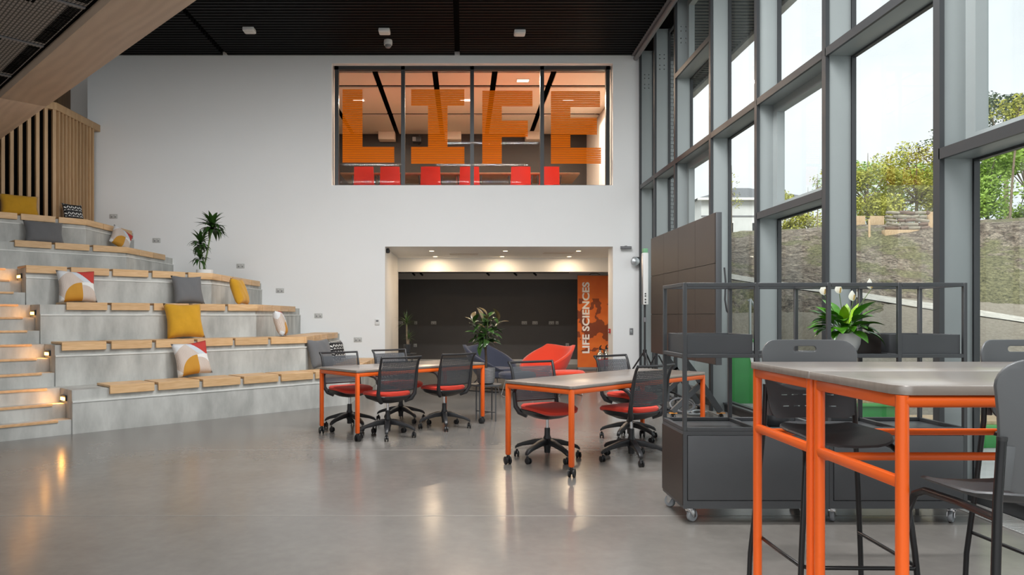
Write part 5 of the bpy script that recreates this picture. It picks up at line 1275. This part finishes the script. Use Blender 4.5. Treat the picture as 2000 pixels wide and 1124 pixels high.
D = 21.5; tree('broadleaf_tree', 'bright green bushy tree right of the deep fin', 'tree', at(1928, D), D, 3.1, 1.0, blobs(4, 20, 0.9, 0.1, 2.3, 0.6), 10000, 0.06, 'leaf_tree_green', 'bark_pale', 0.05, seed=4)
D = 22.5; tree('broadleaf_tree', 'bright green tree at the right edge with pale trunks', 'tree', at(2005, D), D, 3.6, 1.4, blobs(5, 20, 1.1, 0.1, 2.7, 0.6), 10000, 0.06, 'leaf_tree_green', 'bark_pale', 0.05, seed=5)
D = 20.2; tree('sapling', 'thin pale trunked sapling before the green trees', 'tree', at(1972, D), D, 4.0, 3.0, blobs(6, 6, 0.5, 2.2, 3.6, 0.4), 700, 0.05, 'leaf_tree_yellow', 'bark_pale', 0.035, seed=6, lean=0.25)
D = 36.0; tree('conifer_tree', 'dark open crowned tree far behind, top right', 'tree', at(1965, D), D, 6.5, 4.2, blobs(7, 12, 1.6, 4.4, 6.2, 0.7), 2600, 0.09, 'leaf_tree_dark', 'bark_pale', 0.12, seed=7)
D = 40.0; tree('conifer_tree', 'dark tree filling the gap behind the deep fin', 'tree', at(1850, D), D, 5.8, 3.0, blobs(8, 14, 2.0, 2.5, 5.2, 0.9), 3000, 0.09, 'leaf_tree_dark', 'bark_pale', 0.12, seed=8)
D = 28.0; tree('broadleaf_tree', 'low yellow green shrub tree beside the house', 'tree', at(1578, D), D, 2.0, 0.6, blobs(9, 12, 1.0, 0.1, 1.3, 0.45), 2600, 0.06, 'leaf_tree_yellow', 'bark_pale', 0.04, seed=9)
D = 19.0; tree('sapling', 'bare slender sapling in front of the house', 'tree', at(1429, D), D, 2.2, 1.6, blobs(10, 6, 0.15, 0.8, 1.9, 0.25), 160, 0.03, 'leaf_tree_yellow', 'bark_pale', 0.015, seed=10)
D = 19.5; tree('sapling', 'bare slender sapling right of the house roof', 'tree', at(1597, D), D, 1.9, 1.4, blobs(12, 6, 0.15, 0.7, 1.6, 0.25), 160, 0.03, 'leaf_tree_green', 'bark_pale', 0.015, seed=12)
# house
D = 50.0; hx = at(1440, D); hz = 5.6
hs = thing('house', 'pale low house with grey hipped roof beyond the bank', 'house', (hx, D, hz))
hw, hd, ev, ap = 3.6, 3.2, 9.02 - hz, 10.3 - hz
obj('walls', MB().box(-hw, hw, -hd, hd, -0.3, ev), 'house_wall', hs)
e = 0.35
obj('roof', MB().add([(-hw - e, -hd - e, ev), (hw + e, -hd - e, ev), (hw + e, hd + e, ev), (-hw - e, hd + e, ev), (-0.3, 0, ap), (0.8, 0, ap)], [(0, 1, 5, 4), (1, 2, 5), (2, 3, 4, 5), (3, 0, 4), (3, 2, 1, 0)]), 'roof_slate', hs)
obj('gutter', MB().box(-hw - e, hw + e, -hd - e - 0.08, -hd - e + 0.05, ev - 0.14, ev + 0.02), 'white_plastic', hs)
obj('band', MB().box(-hw - 0.01, hw + 0.01, -hd - 0.03, -hd, ev - 1.2, ev - 1.1), 'grey_plastic', hs)
for x in (-2.0, 0.2, 2.2):
    wn = obj('window', MB().box(x - 0.55, x + 0.55, -hd - 0.06, -hd, ev - 2.6, ev - 1.5), 'white_plastic', hs); obj('pane', MB().box(x - 0.47, x + 0.47, -hd - 0.08, -hd - 0.05, ev - 2.5, ev - 1.6), 'dark_glass', wn)
# log pile and timber on the crest
def ground_hit(px, py):
    D = 13.8
    while D < 19 and ground_z(at(px, D), D, False) < P(px, py, D).z: D += 0.02
    return D
D = ground_hit(1772, 452); cx = at(1772, D); zg = P(1772, 452, D).z + 0.03
gz = ground_z(cx, D, False)
lp = random.Random(5); row_z = zg; W_ = 0.98; n_ = 0
base = tag(obj('timber_sleeper', MB().box(cx - W_/2 - 0.04, cx + W_/2 + 0.04, D - 0.05, D + 0.10, zg - 0.22, zg), 'raw_timber', bevel=0.008), 'pale timber sleeper under the log pile on the bank', 'sleeper')
for r in range(5):
    x = cx - W_/2; k = 0
    while x < cx + W_/2 - 0.06:
        L_ = min(lp.uniform(0.16, 0.42), cx + W_/2 - x); rad = 0.042 + lp.uniform(-0.006, 0.004); tlt = lp.uniform(-0.02, 0.02)
        m = MB().tube([(-L_/2 + 0.006, 0, -tlt), (0, lp.uniform(-.006, .006), 0.004), (L_/2 - 0.006, 0, tlt)], [rad*0.92, rad, rad*0.9], 7)
        o = obj('log', m, 'log_wood' if lp.random() < 0.7 else 'log_dark', smooth=True); o.location = (x + L_/2, D + lp.uniform(-.02, .02), row_z + 0.044)
        tag(o, f"{['first', 'second', 'third', 'fourth', 'fifth', 'sixth', 'seventh'][k]} log from the left in the {['bottom', 'second', 'middle', 'fourth', 'top'][r]} row of the pile on the bank", 'log', 'logs of the pile on the bank'); x += L_; k += 1
    row_z += 0.086
D = D + 0.1; tag(obj('timber_board', MB().box(at(1812, D), at(1812, D) + 0.4, D, D + 0.05, zg - 0.35, zg + 0.43), 'raw_timber', bevel=0.004), 'plywood board standing right of the log pile', 'board')
for i, (a, b) in enumerate(((1668, 1690), (1700, 1727))):
    D = ground_hit(a, 433); tag(obj('timber_board', MB().box(at(a, D), at(b, D), D, D + 0.03, P(0, 433, D).z - 0.15, P(0, 422, D).z), 'raw_timber', bevel=0.003), ['short timber edging board left of the stake', 'longer timber edging board between the stake and the log pile'][i], 'board')
D = ground_hit(1698, 462); tag(obj('timber_stake', MB().box(at(1697, D), at(1697, D) + 0.04, D, D + 0.04, P(0, 462, D).z - 0.3, P(0, 428, D).z), 'raw_timber', bevel=0.003), 'pale timber stake in the bank left of the log pile', 'stake')
# handrail, green planters outside
t_ = thing('handrail', 'galvanised handrail on the path outside', 'handrail', (at(1465, 11.8), 11.8, ground_z(at(1465, 11.8), 11.8)))
hb = 1.33 + 32 / F * 11.8 - t_.location.z
hxo = 0.0
obj('post', MB().cyl((hxo, 0, 0.0), (hxo, 0, hb), 0.022, n=10), 'galvanised', t_, smooth=True); obj('rail', MB().tube([(hxo - 0.03, 0, hb - 0.03), (hxo, 0, hb), (hxo + 0.3, 0.1, hb - 0.42)], 0.022, 10), 'galvanised', t_, smooth=True)
def planter(label, x0, x1, y0, y1, h_, slot=False):
    t = thing('green_planter', label, 'planter', (x0, y0, -0.03), 0, 'green painted planters outside'); L, W = x1 - x0, y1 - y0
    obj('box', MB().box(0, L, 0, W, 0, h_), 'green_paint', t, bevel=0.006)
    obj('rim', MB().box(-0.03, L + 0.03, -0.03, W + 0.03, h_, h_ + 0.035), 'green_rim', t, bevel=0.004)
    if slot:
        obj('white_edge', MB().add([(0.26, -0.012, h_), (0.36, -0.012, h_ - 0.40), (L, -0.012, h_ - 0.40), (L, -0.012, h_), (0.26, 0, h_), (0.36, 0, h_ - 0.40), (L, 0, h_ - 0.40), (L, 0, h_)], [(0, 1, 2, 3), (7, 6, 5, 4), (0, 4, 5, 1), (1, 5, 6, 2), (2, 6, 7, 3), (3, 7, 4, 0)]), 'white_plastic', t)
        obj('timber_panel', MB().box(0.39, L + 0.002, -0.022, -0.010, h_ - 0.27, h_ - 0.02), 'raw_timber', t)
    else: obj('timber_seat', MB().box(-0.03, L + 0.03, 0.02, W - 0.02, h_ + 0.036, h_ + 0.075), 'raw_timber', t, bevel=0.004)
planter('tall green planter with timber inset outside the glazing', at(1424, 11.0), at(1424, 11.0) + 0.75, 11.0, 11.6, 0.95, True)
planter('low green bench planter outside, in the middle', at(1674, 8.3), at(1752, 8.3), 8.3, 8.8, 0.30)
planter('low green bench planter outside, at the right', at(1815, 7.3), at(1815, 7.3) + 1.6, 7.3, 7.8, 0.20)
